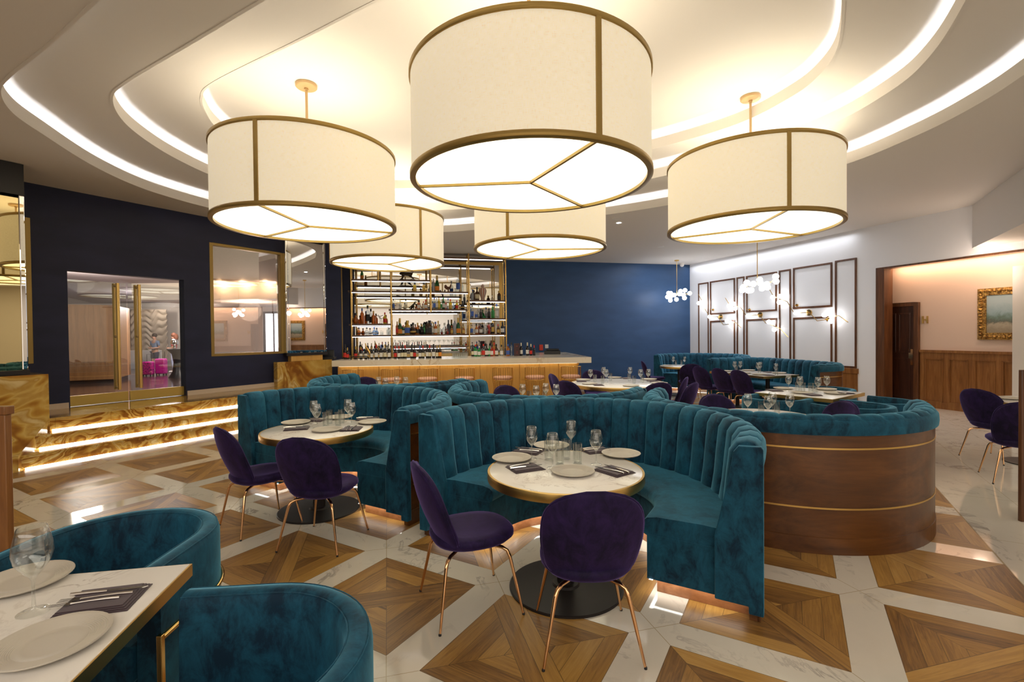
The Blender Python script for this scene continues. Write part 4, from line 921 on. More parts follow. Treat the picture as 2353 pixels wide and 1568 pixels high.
for i, px in enumerate((811, 900, 982, 1067, 1155, 1229, 1312)):
    q = Plane(BP.P(0, 0, .12).xy, BP.P(1, 0, .12).xy); u, _ = q.W(px, 860); p = q.P(u); o = ST if i == 0 else copy_tree(ST); o.location = p; o.rotation_euler.z = br
    nm = ['leftmost', 'second', 'third', 'fourth', 'fifth', 'sixth', 'rightmost'][i]
    tag(o, f'gold wire bar stool with pink seat, {nm} from the left at the bar', 'bar stool', 'gold wire stools along the bar')
# shelving unit
SO = 1.0
SP = Plane(BW.P(0, 0, SO).xy, BW.P(1, 0, SO).xy)
def cs(x, y): return SP.W(760 + x / 5.6, 560 + y / 5.6)
sh = [(245, 1300, 462, 'third shelf from top'), (220, 1790, 612, 'long upper shelf'), (745, 1760, 843, 'middle shelf under the upper one'), (1750, 2265, 728, 'right shelf with the vase'), (230, 795, 1033, 'left tequila shelf'), (1775, 2275, 960, 'right gin shelf'),
      (250, 2260, 1170, 'long whiskey shelf'), (785, 1765, 1325, 'low shelf with cocktail glasses'), (300, 1830, 62, 'topmost shelf'), (1430, 2240, 180, 'second shelf from top')]
SH = {}
for x0, x1, y, nm in sh:
    u0, z = cs((x0 + x1) / 2, y)[0], cs((x0 + x1) / 2, y)[1]; ua, ub_ = cs(x0, y)[0], cs(x1, y)[0]; SH[nm] = z
    r = empty('wall_shelf', SP.P((ua + ub_) / 2, z, -.15))
    keep(MB().slab(SP, ua, ub_, z - .045, z, 0, -.30).build('board', MT['shelfwood'], None, bevel=.003), r)
    keep(MB().slab(SP, ua + .06, ub_ - .06, z - .060, z - .049, -.03, -.05).build('light_strip', MT['led'], None, smooth=0), r)
    tag(r, f'dark wood bar shelf with light strip, {nm}', 'shelf')
for k, (x, y0, y1, lab) in enumerate(((249, 0, 1490, 'leftmost'), (766, 0, 1475, 'second'), (1277, -40, 875, 'third, ending at mid height'), (1768, -60, 1455, 'fourth and tallest looking'), (2245, 175, 1440, 'rightmost'), (602, -40, 478, 'short one above the tequila bottles'))):
    u, zt = cs(x, y0); _, zb_ = cs(x, y1); zt = min(zt, H - .003) if y0 > 0 else H - .003; zb_ = .932 if y1 > 1400 else zb_
    mb = MB(); back = MB()
    mb.tube([SP.P(u, zb_, .02), SP.P(u, zt, .02)], .024, 12)
    r = empty('shelf_post', SP.P(u, zb_, .02)); keep(mb.build('front_tube', MT['brass'], None, smooth=60), r)
    keep(MB().tube([SP.P(u, zb_, -.31), SP.P(u, zt, -.31)], .02, 10).build('rear_tube', MT['brass'], None, smooth=60), r)
    for nm, z in SH.items():
        if zb_ < z < zt: keep(MB().bar(SP.P(u, z - .075, .02), SP.P(u, z - .075, -.31), .016).build('cross_bracket', MT['brass'], None), r)
    tag(r, f'brass shelf post behind the bar, {lab} from left' if k not in (5,) else f'brass shelf post behind the bar, {lab}', 'shelf post')
mu0, mu1 = BW.W(779, 700)[0], BW.W(1154, 700)[0]; mz1 = BW.W(1120, 603)[1]; mz0 = .98
r = empty('bar_mirror', BW.P((mu0 + mu1) / 2, mz0, .01)); keep(MB().slab(BW, mu0 + .08, mu1 - .08, mz0, mz1 - .08, .004, .012).build('mirror_glass', MT['mirror'], None, smooth=0), r)
keep(MB().slab(BW, mu0, mu0 + .09, mz0, mz1, .003, .05).slab(BW, mu1 - .09, mu1, mz0, mz1, .003, .05).slab(BW, mu0 + .09, mu1 - .09, mz1 - .09, mz1, .003, .05).slab(BW, mu0 + .09, mu1 - .09, mz0 - .02, mz0 + .07, .003, .05).build('frame', MT['brushed'], None, bevel=.004), r)
tag(r, 'big brass framed mirror behind the bar shelves', 'mirror')

mb = MB().slab(BP, .1, BL - .3, BZ - .15, BZ - .137, -.20, -.24); tag(mb.build('light_strip', MT['ledbar'], smooth=0), 'warm light strip under the front overhang of the bar counter', 'light strip')
# ---- bottles
BC = {'amber': liquid('amber_spirit', (.50, .17, .02)), 'clear': glassmat('clear_bottle', (.80, .84, .86), 1, 1.6, .1), 'green': liquid('green_bottle', (.01, .13, .03)), 'dark': liquid('dark_bottle', (.012, .008, .006)), 'brown': liquid('brown_bottle', (.09, .035, .012)),
      'red': liquid('red_bottle', (.45, .03, .02)), 'blue': glassmat('blue_bottle', (.45, .62, .85), 1, 1.6, .1), 'yellow': liquid('yellow_bottle', (.62, .45, .03)), 'bright green': liquid('bright_green_bottle', (.02, .33, .07)), 'pink': liquid('pink_bottle', (.60, .25, .2)), 'grey': plain('grey_bottle', (.32, .34, .38), .25), 'cream': liquid('cream_bottle', (.62, .48, .28)), 'gold': liquid('gold_bottle', (.62, .38, .05))}
LC = {'white': plain('white_label', (.78, .75, .70), .6), 'cream': plain('cream_label', (.70, .62, .42), .6), 'orange': plain('orange_label', (.80, .27, .03), .6), 'red': plain('red_label', (.62, .03, .02), .6), 'black': plain('black_label', (.02, .02, .02), .5), 'gold': plain('gold_label', (.60, .40, .10), .4, .4), 'blue': plain('blue_label', (.06, .14, .5), .6), 'green': plain('green_label', (.05, .25, .08), .6), 'yellow': plain('yellow_label', (.75, .55, .08), .6), 'no': None}
KD = {'wine': [(.0, 0), (.118, 0), (.122, .01), (.122, .56), (.105, .64), (.055, .70), (.045, .74), (.043, .96), (.048, .965), (.048, 1), (1e-5, 1)],
      'champagne': [(.0, 0), (.135, 0), (.14, .01), (.14, .38), (.12, .52), (.07, .66), (.05, .76), (.045, .93), (.052, .94), (.052, 1), (1e-5, 1)],
      'tall': [(0, 0), (.115, 0), (.118, .01), (.118, .64), (.09, .71), (.045, .76), (.042, .96), (.042, 1), (1e-5, 1)],
      'spirit': [(0, 0), (.155, 0), (.16, .015), (.16, .56), (.13, .64), (.06, .70), (.055, .96), (.055, 1), (1e-5, 1)],
      'round': [(0, 0), (.13, 0), (.22, .07), (.28, .23), (.27, .38), (.20, .53), (.08, .64), (.07, .72), (.07, 1), (1e-5, 1)],
      'square': [(0, 0), (.17, 0), (.18, .015), (.18, .60), (.15, .68), (.08, .74), (.07, .80), (.07, 1), (1e-5, 1)]}
LB = {'wine': (.124, .14, .44), 'champagne': (.142, .06, .34), 'tall': (.12, .16, .52), 'spirit': (.162, .12, .46), 'round': (.285, .18, .34), 'square': (.183, .12, .50)}
CP = {'wine': (.05, .76, 1.004), 'champagne': (.062, .70, 1.004), 'tall': (.05, .84, 1.01), 'spirit': (.066, .84, 1.01), 'round': (.09, .80, 1.01), 'square': (.11, .80, 1.01)}
proto = {}; ordc = {}
ORD = ['first', 'second', 'third', 'fourth', 'fifth', 'sixth', 'seventh', 'eighth', 'ninth', 'tenth', 'eleventh', 'twelfth', 'thirteenth', 'fourteenth', 'fifteenth', 'sixteenth', 'seventeenth', 'eighteenth', 'nineteenth', 'twentieth', 'twenty-first', 'twenty-second', 'twenty-third', 'twenty-fourth', 'twenty-fifth', 'twenty-sixth', 'twenty-seventh', 'twenty-eighth', 'twenty-ninth', 'thirtieth']
def bottle(p, h, kind, col, lc, cap, lab, grp):
    key = (kind, col, lc, cap)
    if key not in proto:
        sq = 6 if kind == 'square' else None
        o = MB().lathe([(max(a, 1e-5), b) for a, b in KD[kind]], 16, sq=sq).build('bottle', BC[col])
        if LC[lc]: a, z0, z1 = LB[kind]; MB().lathe([(a, z0), (a, z1)], 16, sq=sq).build('label', LC[lc], o) if sq else MB().shell([(a - (.02 if kind == 'round' else 0), z0), (a + .004, (z0 + z1) / 2) if kind == 'round' else (a, (z0 + z1) / 2), (a - (.03 if kind == 'round' else 0), z1)], 16).build('label', LC[lc], o)
        a, z0, z1 = CP[kind]; MB().lathe([(a, z0), (a, z1)], 12).build('cap', LC[cap], o)
        proto[key] = o; first = True
    else: first = False
    o = proto[key] if first else copy_tree(proto[key])
    o.location = p; o.scale = (h, h, h); return tag(o, lab, 'bottle', grp)
def row(lst, place, grp, where, off=-.14, z=None, P_=None, cz=None):
    for i, (x, h, kind, col, lc, cap) in enumerate(sorted(lst)):
        if P_ is None: u, _ = cs(x, 800); p = SP.P(u, z, off); k = p.y / FPX / 5.6
        else: p = P_(x); k = p.y / FPX / 5.6
        art = {'wine': 'wine', 'champagne': 'champagne', 'tall': 'tall', 'spirit': 'spirit', 'round': 'round', 'square': 'square'}[kind]
        lab = f"{col} {art} bottle, {lc} label, {cap} top, {ORD[i]} from left {where}" if lc != 'no' else f"{col} {art} bottle with {cap} top, {ORD[i]} from left {where}"
        bottle(p, h * k, kind, col, lc, cap, lab, grp)
row([(403, 150, 'champagne', 'green', 'orange', 'gold')], None, 'bottles on the third shelf', 'on the third shelf', z=SH['third shelf from top'])
row([(1087, 115, 'square', 'yellow', 'gold', 'black'), (1205, 115, 'square', 'gold', 'gold', 'black'), (1330, 165, 'tall', 'grey', 'no', 'white'), (1377, 208, 'champagne', 'green', 'orange', 'gold'), (1650, 222, 'tall', 'clear', 'blue', 'white'), (1705, 120, 'tall', 'clear', 'no', 'white')], None, 'bottles on the long upper shelf', 'on long upper shelf', z=SH['long upper shelf'])
row([(808, 132, 'tall', 'clear', 'blue', 'black'), (895, 112, 'spirit', 'clear', 'white', 'white'), (967, 130, 'spirit', 'clear', 'cream', 'black'), (1137, 115, 'square', 'amber', 'white', 'black'), (1198, 100, 'spirit', 'clear', 'cream', 'red'), (1227, 122, 'spirit', 'amber', 'white', 'red'), (1305, 150, 'tall', 'clear', 'white', 'white'), (1338, 150, 'tall', 'clear', 'blue', 'blue'), (1370, 155, 'tall', 'clear', 'white', 'white'), (1398, 150, 'tall', 'yellow', 'yellow', 'gold'), (1430, 130, 'tall', 'clear', 'green', 'white'), (1457, 150, 'tall', 'green', 'white', 'green'), (1488, 120, 'tall', 'pink', 'white', 'white'), (1518, 140, 'tall', 'clear', 'no', 'blue'), (1547, 130, 'spirit', 'yellow', 'gold', 'red'), (1588, 92, 'spirit', 'blue', 'no', 'blue'), (1630, 112, 'spirit', 'yellow', 'red', 'red'), (1703, 108, 'round', 'dark', 'gold', 'black')], None, 'bottles on the middle shelf', 'on the middle shelf', z=SH['middle shelf under the upper one'])
row([(1835, 140, 'tall', 'grey', 'no', 'blue'), (1895, 168, 'spirit', 'brown', 'cream', 'black'), (2090, 62, 'round', 'clear', 'no', 'white'), (2180, 122, 'square', 'brown', 'black', 'gold')], None, 'bottles beside the vase', 'beside the vase', z=SH['right shelf with the vase'])
row([(312, 140, 'round', 'amber', 'no', 'black'), (397, 200, 'tall', 'amber', 'no', 'blue'), (470, 235, 'tall', 'clear', 'black', 'black'), (545, 165, 'spirit', 'amber', 'no', 'gold'), (693, 145, 'spirit', 'yellow', 'red', 'red')], None, 'bottles on the left tequila shelf', 'on upper left shelf', z=SH['left tequila shelf'])
row([(1800, 170, 'tall', 'blue', 'no', 'black'), (1828, 172, 'tall', 'clear', 'blue', 'black'), (1880, 112, 'spirit', 'clear', 'blue', 'white'), (1912, 170, 'tall', 'clear', 'no', 'white'), (1942, 120, 'spirit', 'dark', 'no', 'black'), (1990, 52, 'round', 'bright green', 'no', 'white'), (2047, 130, 'spirit', 'dark', 'no', 'black'), (2098, 150, 'spirit', 'bright green', 'no', 'green'), (2147, 182, 'tall', 'clear', 'white', 'blue')], None, 'bottles on the right gin shelf', 'on right gin shelf', z=SH['right gin shelf'])
zw = SH['long whiskey shelf']
row([(352, 100, 'round', 'amber', 'black', 'black'), (455, 100, 'round', 'clear', 'white', 'black'), (553, 102, 'round', 'blue', 'white', 'blue'), (640, 58, 'spirit', 'clear', 'no', 'white'), (732, 102, 'square', 'clear', 'no', 'white')], None, 'squat bottles at the left of the long whiskey shelf', 'on long shelf, left bay', z=zw)
row([(852, 168, 'tall', 'amber', 'red', 'gold'), (887, 212, 'champagne', 'green', 'orange', 'gold'), (930, 122, 'spirit', 'green', 'white', 'red'), (985, 180, 'square', 'gold', 'blue', 'gold'), (1058, 152, 'round', 'brown', 'gold', 'black'), (1117, 150, 'spirit', 'amber', 'black', 'gold'), (1170, 130, 'round', 'dark', 'no', 'gold'), (1203, 160, 'tall', 'green', 'green', 'black'), (1238, 165, 'spirit', 'brown', 'black', 'black'), (1273, 178, 'square', 'brown', 'black', 'black'), (1306, 165, 'tall', 'clear', 'white', 'gold'), (1350, 160, 'spirit', 'amber', 'white', 'blue'), (1385, 172, 'tall', 'cream', 'cream', 'gold'), (1468, 145, 'round', 'clear', 'no', 'white'), (1503, 70, 'round', 'red', 'no', 'red'), (1560, 112, 'spirit', 'amber', 'gold', 'red'), (1600, 205, 'tall', 'grey', 'no', 'white'), (1645, 210, 'champagne', 'green', 'orange', 'gold'), (1715, 100, 'square', 'amber', 'gold', 'gold')], None, 'bottles in the middle bay of the long whiskey shelf', 'on long shelf, middle bay', z=zw)
row([(1812, 150, 'spirit', 'cream', 'blue', 'gold'), (1883, 130, 'spirit', 'amber', 'white', 'black'), (1938, 130, 'spirit', 'brown', 'white', 'black'), (2003, 150, 'round', 'clear', 'no', 'white'), (2044, 150, 'tall', 'red', 'no', 'black'), (2092, 168, 'tall', 'dark', 'gold', 'gold'), (2163, 120, 'spirit', 'brown', 'gold', 'red'), (2220, 150, 'spirit', 'dark', 'white', 'black')], None, 'bottles at the right of the long whiskey shelf', 'on long shelf, right bay', z=zw)
UV = {}
def ctop(back, zz=BZ):
    Q = Plane(BP.P(0, 0, back).xy, BP.P(1, 0, back).xy); return lambda x: Q.P(Q.W(760 + x / 5.6, 800)[0], zz)
wn_ = [(185, 192, 'red', 'black'), (215, 150, 'red', 'gold'), (320, 165, 'red', 'gold'), (388, 160, 'white', 'gold'), (450, 158, 'white', 'gold'), (525, 160, 'white', 'gold'), (585, 182, 'white', 'red'), (647, 180, 'white', 'blue'), (697, 182, 'cream', 'gold'), (750, 172, 'white', 'white'), (830, 162, 'red', 'red'), (877, 160, 'white', 'red'), (920, 172, 'cream', 'black'), (957, 172, 'cream', 'red'), (1043, 180, 'cream', 'black'), (1077, 166, 'red', 'black'), (1147, 158, 'white', 'blue'), (1187, 162, 'cream', 'red'), (1243, 178, 'white', 'black'), (1273, 172, 'cream', 'red'), (1323, 180, 'white', 'black'), (1368, 162, 'cream', 'gold'), (1405, 170, 'orange', 'gold')]
row([(x, h, 'wine', 'dark', l, c) for x, h, l, c in wn_], None, 'wine bottles along the bar counter', 'along bar counter', P_=ctop(-.62))
row([(1825, 150, 'wine', 'dark', 'cream', 'black'), (1862, 150, 'spirit', 'bright green', 'white', 'red'), (1910, 132, 'spirit', 'bright green', 'white', 'white'), (1965, 155, 'spirit', 'clear', 'red', 'red'), (2005, 155, 'spirit', 'dark', 'white', 'black'), (2040, 132, 'tall', 'bright green', 'white', 'green'), (2073, 142, 'spirit', 'red', 'white', 'black'), (2102, 172, 'tall', 'amber', 'red', 'red'), (2130, 152, 'spirit', 'brown', 'white', 'black'), (2197, 142, 'spirit', 'clear', 'white', 'black'), (2280, 150, 'spirit', 'amber', 'blue', 'blue'), (2325, 172, 'tall', 'clear', 'no', 'black'), (2450, 165, 'wine', 'dark', 'white', 'cream'), (2531, 168, 'wine', 'dark', 'white', 'cream'), (2576, 148, 'wine', 'dark', 'red', 'cream'), (2617, 132, 'wine', 'dark', 'black', 'red')], None, 'liquor bottles at the right of the bar counter', 'on counter right of shelves', P_=ctop(-1.25, BZ))
bt2 = MB().slab(BP, BL - 4.2, BL - .98, BZ - .06, BZ - .001, -.785, -1.5); tag(bt2.build('back_ledge', MT['barmarble'], smooth=0), 'marble ledge behind the bar counter carrying the liquor bottles', 'ledge')
# cocktail glasses and tumblers
MG = MB().shell([(.036, 0), (.004, .006), (.0035, .085), (.006, .09), (.058, .15)], 18).build('cocktail_glass', MT['glass'], smooth=70)
for i in range(14):
    u, _ = cs(890 + i * 64, 1300); o = MG if i == 0 else copy_tree(MG); o.location = SP.P(u, SH['low shelf with cocktail glasses'], -.14); o.scale = (1.15,) * 3
    tag(o, f'empty cocktail glass, {ORD[i]} from left on the low bar shelf', 'cocktail glass', 'cocktail glasses on the low bar shelf')
q = ctop(-.55)
for i, x in enumerate((1492, 1512, 1535)):
    o = copy_tree(MG); o.location = q(x); tag(o, ['left', 'middle', 'right'][i] + ' cocktail glass standing on the bar counter right of the wine', 'cocktail glass', 'cocktail glasses on the bar counter')
for i in range(14):
    o = copy_tree(TU); o.location = ctop(-.45 - .08 * (i % 2))(1572 + i * 14); tag(o, f'small empty tumbler, {ORD[i]} from left beside the tall brass post on the bar', 'tumbler', 'tumblers on the bar counter')
u, _ = cs(825, 1300); o = MB().lathe([(.05, 0), (.075, .02), (.075, .07), (.03, .12), (.02, .14), (.03, .16), (.02, .19), (1e-5, .2)], 18, tuple(SP.P(u, SH['low shelf with cocktail glasses'], -.14))).build('decanter', MT['glass']); tag(o, 'clear glass decanter left of the cocktail glasses', 'decanter')
# figures on the shelves
MT['bronze'] = plain('dark_bronze', (.06, .045, .03), .35, .7); MT['rust'] = plain('rusty_metal', (.16, .07, .04), .6, .3)
def skin(name, m, joints, edges, loc, sc=1, rz=0, parent=None, sub=1):
    me = bpy.data.meshes.new(name); me.from_pydata([j[:3] for j in joints], edges, []); me.materials.append(m); o = bpy.data.objects.new(name, me); COL.objects.link(o)
    s_ = o.modifiers.new('skin', 'SKIN'); s_.use_smooth_shade = True
    for i, j in enumerate(joints):
        v = me.skin_vertices[0].data[i] if me.skin_vertices else None
        if v: v.radius = (j[3], j[3])
    me.skin_vertices or None
    sb = o.modifiers.new('sub', 'SUBSURF'); sb.levels = sb.render_levels = sub
    o.location = loc; o.scale = (sc,) * 3; o.rotation_euler.z = rz
    if parent: o.parent = parent
    return o
def skinned(name, m, joints, edges, loc, sc=1, rz=0, parent=None, sub=1, root=0):
    bm = bmesh.new(); ly = bm.verts.layers.skin.verify(); vs = []
    for i, j in enumerate(joints):
        v = bm.verts.new(j[:3]); v[ly].radius = (j[3], j[4] if len(j) > 4 else j[3]); v[ly].use_root = (i == root); vs.append(v)
    for a, b in edges: bm.edges.new((vs[a], vs[b]))
    me = bpy.data.meshes.new(name); bm.to_mesh(me); bm.free(); me.materials.append(m); o = bpy.data.objects.new(name, me); COL.objects.link(o)
    s_ = o.modifiers.new('skin', 'SKIN'); s_.use_smooth_shade = True
    sb = o.modifiers.new('sub', 'SUBSURF'); sb.levels = sb.render_levels = sub
    o.location = loc; o.scale = (sc,) * 3; o.rotation_euler.z = rz
    if parent: o.parent = parent
    return o
zt3 = SH['third shelf from top']; u, _ = cs(985, 450); pb = SP.P(u, zt3, -.14)
r = empty('bull_statue', pb); skinned('bull_body', MT['bronze'], [(0, 0, .16, .055), (-.11, 0, .18, .06), (-.17, 0, .20, .045), (-.215, 0, .17, .03), (.10, 0, .17, .05), (.15, 0, .20, .01), (.19, 0, .25, .008), (-.13, .03, .10, .02), (-.18, .03, .03, .012), (-.10, -.03, .10, .02), (-.13, -.03, .03, .012), (.11, .03, .10, .02), (.17, .03, .03, .012), (.10, -.03, .09, .02), (.20, -.03, .04, .012)], [(0, 1), (1, 2), (2, 3), (0, 4), (4, 5), (5, 6), (1, 7), (7, 8), (1, 9), (9, 10), (4, 11), (11, 12), (4, 13), (13, 14)], (0, 0, 0), 1, 0, r)
MB().box(-.20, .22, -.06, .06, 0, .02).build('base', MT['black'], r); tag(r, 'dark bronze bull statue on the third bar shelf', 'statue')
u, _ = cs(870, 600); r = empty('lizard_figure', SP.P(u, SH['long upper shelf'], -.1)); skinned('lizard_body', MT['rust'], [(0, 0, .02, .018), (-.06, 0, .03, .016), (.07, 0, .015, .008), (.14, 0, .01, .004)], [(0, 1), (0, 2), (2, 3)], (0, 0, 0), 1, 0, r); tag(r, 'small brown lizard figure lying on the long upper bar shelf', 'figurine')
u, _ = cs(1060, 838); r = empty('dinosaur_figure', SP.P(u, SH['middle shelf under the upper one'], -.14))
skinned('dinosaur_body', MT['bronze'], [(0, 0, .11, .035), (.05, 0, .17, .02), (.06, 0, .21, .018), (.10, 0, .205, .012), (-.06, 0, .07, .02), (-.13, 0, .02, .008), (.01, .02, .05, .015), (.0, .02, .0, .01), (.02, -.02, .05, .015), (.04, -.02, .0, .01), (.08, 0, .12, .008)], [(0, 1), (1, 2), (2, 3), (0, 4), (4, 5), (0, 6), (6, 7), (0, 8), (8, 9), (1, 10)], (0, 0, 0), 1, 0, r); tag(r, 'bronze dinosaur figure among the bottles of the middle bar shelf', 'figurine')
u, _ = cs(1520, 615); o = MB()
ro = [(0, 0), (.03, .0), (.01, .05), (.05, .08), (.08, .14), (.075, .20), (.055, .19), (.03, .13), (-.02, .13), (-.06, .18), (-.10, .16), (-.10, .10), (-.05, .06), (-.01, .05), (-.03, 0)]
pp = SP.P(u, SH['long upper shelf'], -.14); o.add([pp + SP.d * x * 1.1 + SP.n * e + Vector((0, 0, z * 1.15)) for e in (-.02, .02) for x, z in ro], [tuple(range(len(ro))), tuple(range(2 * len(ro) - 1, len(ro) - 1, -1))] + [(k, (k + 1) % len(ro), len(ro) + (k + 1) % len(ro), len(ro) + k) for k in range(len(ro))])
tag(o.build('rooster_figure', MT['rust'], smooth=30, bevel=.006), 'rusty metal rooster on the long upper bar shelf', 'figurine')
u, _ = cs(630, 1020); r = empty('wire_sculpture', SP.P(u, SH['left tequila shelf'], -.14)); MB().tube([(0, 0, .01), (.01, 0, .10), (-.01, 0, .20), (-.09, 0, .235)], .008, 6).tube([(-.01, 0, .20), (.09, 0, .235)], .007, 6).tube([(-.05, 0, .26), (-.01, 0, .2)], .006, 6).build('branches', MT['bronze'], r); MB().box(-.07, .07, -.04, .04, 0, .012).build('base', MT['black'], r); tag(r, 'thin bronze tree sculpture beside the green yellow bottle', 'sculpture')
def vase_m():
    t = NT('striped_vase'); s = t.n('ShaderNodeSeparateXYZ'); t.set(s.inputs[0], t.obj()); a = t.M('SINE', t.M('MULTIPLY', t.M('ARCTAN2', s.outputs[1], s.outputs[0]), 9)); t.P(Base_Color=t.mix(t.M('GREATER_THAN', a, .45), (.62, .52, .42), (.40, .10, .05)), Roughness=.35); return t.m
u, _ = cs(1967, 720); o = MB().lathe([(.06, 0), (.065, .01), (.055, .05), (.10, .2), (.115, .27), (.09, .34), (.035, .37), (.05, .40), (.045, .43), (.02, .46), (1e-5, .47)], 24).build('lidded_vase', vase_m()); o.location = SP.P(u, SH['right shelf with the vase'], -.14); tag(o, 'red and white striped lidded vase on the right bar shelf', 'vase')
p = ctop(-.62)(470); o = MB().tube([p + SP.d * (.10 * cos(t) * (1 - t / 5)) + Vector((0, 0, .05 + .33 * t / 2.6)) for t in [i * .26 for i in range(11)]], [.045 - .0035 * i for i in range(11)], 10).build('gold_horn', MT['brass']); tag(o, 'curled golden horn among the wine bottles on the bar', 'ornament')
p = ctop(-1.2)(2395); k = p.y / FPX; r = empty('presentation_box', p); MB().box(-.075, .075, -.06, .06, 0, .32).build('box', plain('maroon_card', (.055, .02, .022), .5), r, bevel=.003)
e = MB(); e.prism([(-.02, -.0), (.02, 0), (.02, .001), (-.02, .001)], .23, .238)
shd = [(-.022, .12), (-.022, .075), (0, .05), (.022, .075), (.022, .12)]; e2_ = MB().tube([(x, -.0615, z) for x, z in shd], .003, 6, True).tube([(0, -.0615, .11), (0, -.0615, .065)], .0025, 6); e2_.build('crest', plain('crest_red', (.35, .05, .06), .5), r); MB().box(-.022, .022, -.062, -.0605, .245, .255).build('print_line', plain('print_red', (.40, .06, .07), .5), r)
tag(r, 'dark maroon bottle box with a shield crest on the bar', 'box')
u, z = BW.W(1243, 799); tag(MB().slab(BW, u - .06, u + .06, z - .09, z + .09, .002, .03).build('outlet_plate', plain('red_plastic', (.65, .05, .02), .4), bevel=.004), 'red socket plate on the blue wall above the bar end', 'socket')
u, z = BW.W(1256, 797); tag(MB().slab(BW, u - .055, u + .055, z - .05, z + .07, .002, .02).build('outlet_plate', MT['white'], bevel=.004), 'white socket plate beside the red one on the blue wall', 'socket')
p = BP.P(BL - .62, BZ, -1.9); o = MB().prism([(-.22, -.06), (.22, -.06), (.22, .06), (-.22, .06)], 0, .10).prism([(-.16, -.05), (.18, -.05), (.18, .05), (-.16, .05)], .10, .15).build('charging_station', MT['black'], bevel=.012); o.location = p; tag(o, 'black device on the return of the bar counter near the sockets', 'device')
for i, x in enumerate((280, 470)): pass
p = ctop(-.3)(375); hb = MB().tube([p + SP.d * q_ + Vector((0, 0, zz)) for q_, zz in ((-.2, .002), (-.19, .05), (-.15, .075), (.15, .075), (.19, .05), (.2, .002))], .012, 8).build('counter_rail', MT['blackmetal']); tag(hb, 'low black rail handle at the left of the bar counter', 'rail')
p = OW.P(OW.W(757, 820)[0] + .05, 1.06, -.2); o = MB().prism([(-.2, -.12), (.2, -.12), (.2, .12), (-.2, .12)], 0, .05).add([(-.16, .1, .05), (.16, .1, .05), (.16, -.02, .05), (-.16, -.02, .05), (-.16, .06, .22), (.16, .06, .22), (.16, .03, .2), (-.16, .03, .2)], [(0, 1, 5, 4), (1, 2, 6, 5), (2, 3, 7, 6), (3, 0, 4, 7), (4, 5, 6, 7)]).build('till_terminal', MT['black'], bevel=.004); o.location = p; o.rotation_euler.z = br; tag(o, 'black order terminal on the corner between onyx wall and bar', 'terminal')

# ================================================================ GLASS DOORS, WINDOWS, LOBBY
dm, _ = LW.W(299, 780)
MT['doorgold'] = plain('door_brass_rail', (.58, .40, .10), .36, .55); MT['framegold'] = plain('dark_gold_frame', (.30, .20, .06), .4, .8)
for k, (a, b) in enumerate(((dl + .02, dm - .012), (dm + .012, dr - .02))):
    r = empty('door_%d' % (k + 1), LW.P((a + b) / 2, ZP, -.09)); struct(r)
    keep(MB().slab(LW, a, b, ZP + .17, DT - .13, -.084, -.096).build('glass_panel', MT['doorglass'], None, smooth=0), r)
    keep(MB().slab(LW, a, b, ZP + .01, ZP + .17, -.07, -.11).build('bottom_rail', MT['doorgold'], None, bevel=.003), r)
    keep(MB().slab(LW, a, b, DT - .13, DT - .005, -.07, -.11).build('top_rail', MT['doorgold'], None, bevel=.003), r)
    keep(MB().lathe([(.03, 0), (.03, .01), (.015, .012)], 16, (0, 0, 0)).build('lock', MT['blackmetal'], None), r)
    lk = r.children[-1]; lk.matrix_parent_inverse = Matrix(); lk.parent = r; ql = LW.P(b - .2 if k == 0 else a + .2, ZP + .09, -.068) - r.location; lk.location = ql; lk.rotation_euler = (PI / 2, 0, math.atan2(LW.d.y, LW.d.x))
    hu = (b - .14) if k == 0 else (a + .14); z0 = LW.W(288, 895)[1]; z1 = LW.W(288, 652)[1]
    for off in (-.02, -.16):
        h = keep(MB().tube([LW.P(hu, z0, off), LW.P(hu, z1, off)], .026, 14).build('handle', MT['brushed'], None, smooth=60), r)
        m = MB()
        for z in (z0 + .04, (z0 + z1) / 2, z1 - .04): m.tube([LW.P(hu, z, off), LW.P(hu, z, -.09)], .02, 10)
        hh = m.build('handle_mount', MT['brushed'], None); hh.parent = h; hh.matrix_parent_inverse = Matrix.Translation(-r.location) if False else Matrix()
struct(MB().slab(LW, dl, dl + .02, ZP, DT, 0, -.18).slab(LW, dr - .02, dr, ZP, DT, 0, -.18).build('trim_30', MT['navy'], smooth=0))
fr = MB(); w = .05
for q in ((wl - .01, wl + w, wbz, wt), (wr - w, wr + .01, wbz, wt), (wl + w, wr - w, wbz, wbz + w), (wl + w, wr - w, wt - w, wt)): fr.slab(LW, *q, .004, -.10)
r = empty('window_1', LW.P((wl + wr) / 2, wbz, 0)); struct(r); keep(fr.build('window_frame', MT['framegold'], None, bevel=.004), r); keep(MB().slab(LW, wl + w, wr - w, wbz + w, wt - w, -.04, -.05).build('window_pane', MT['winglass'], None, smooth=0), r)
r = empty('window_2', LW.P(mr, mb_, 0)); struct(r); fr = MB()
for q in ((mr - w, mr + .01, mb_, mt_), (ml - .6, mr - w, mb_, mb_ + w), (ml - .6, mr - w, mt_ - w, mt_)): fr.slab(LW, *q, .004, -.10)
keep(fr.build('window_frame', MT['framegold'], None, bevel=.004), r); keep(MB().slab(LW, ml - .6, mr - w, mb_ + w, mt_ - w, -.04, -.05).build('window_pane', MT['winglass'], None, smooth=0), r)
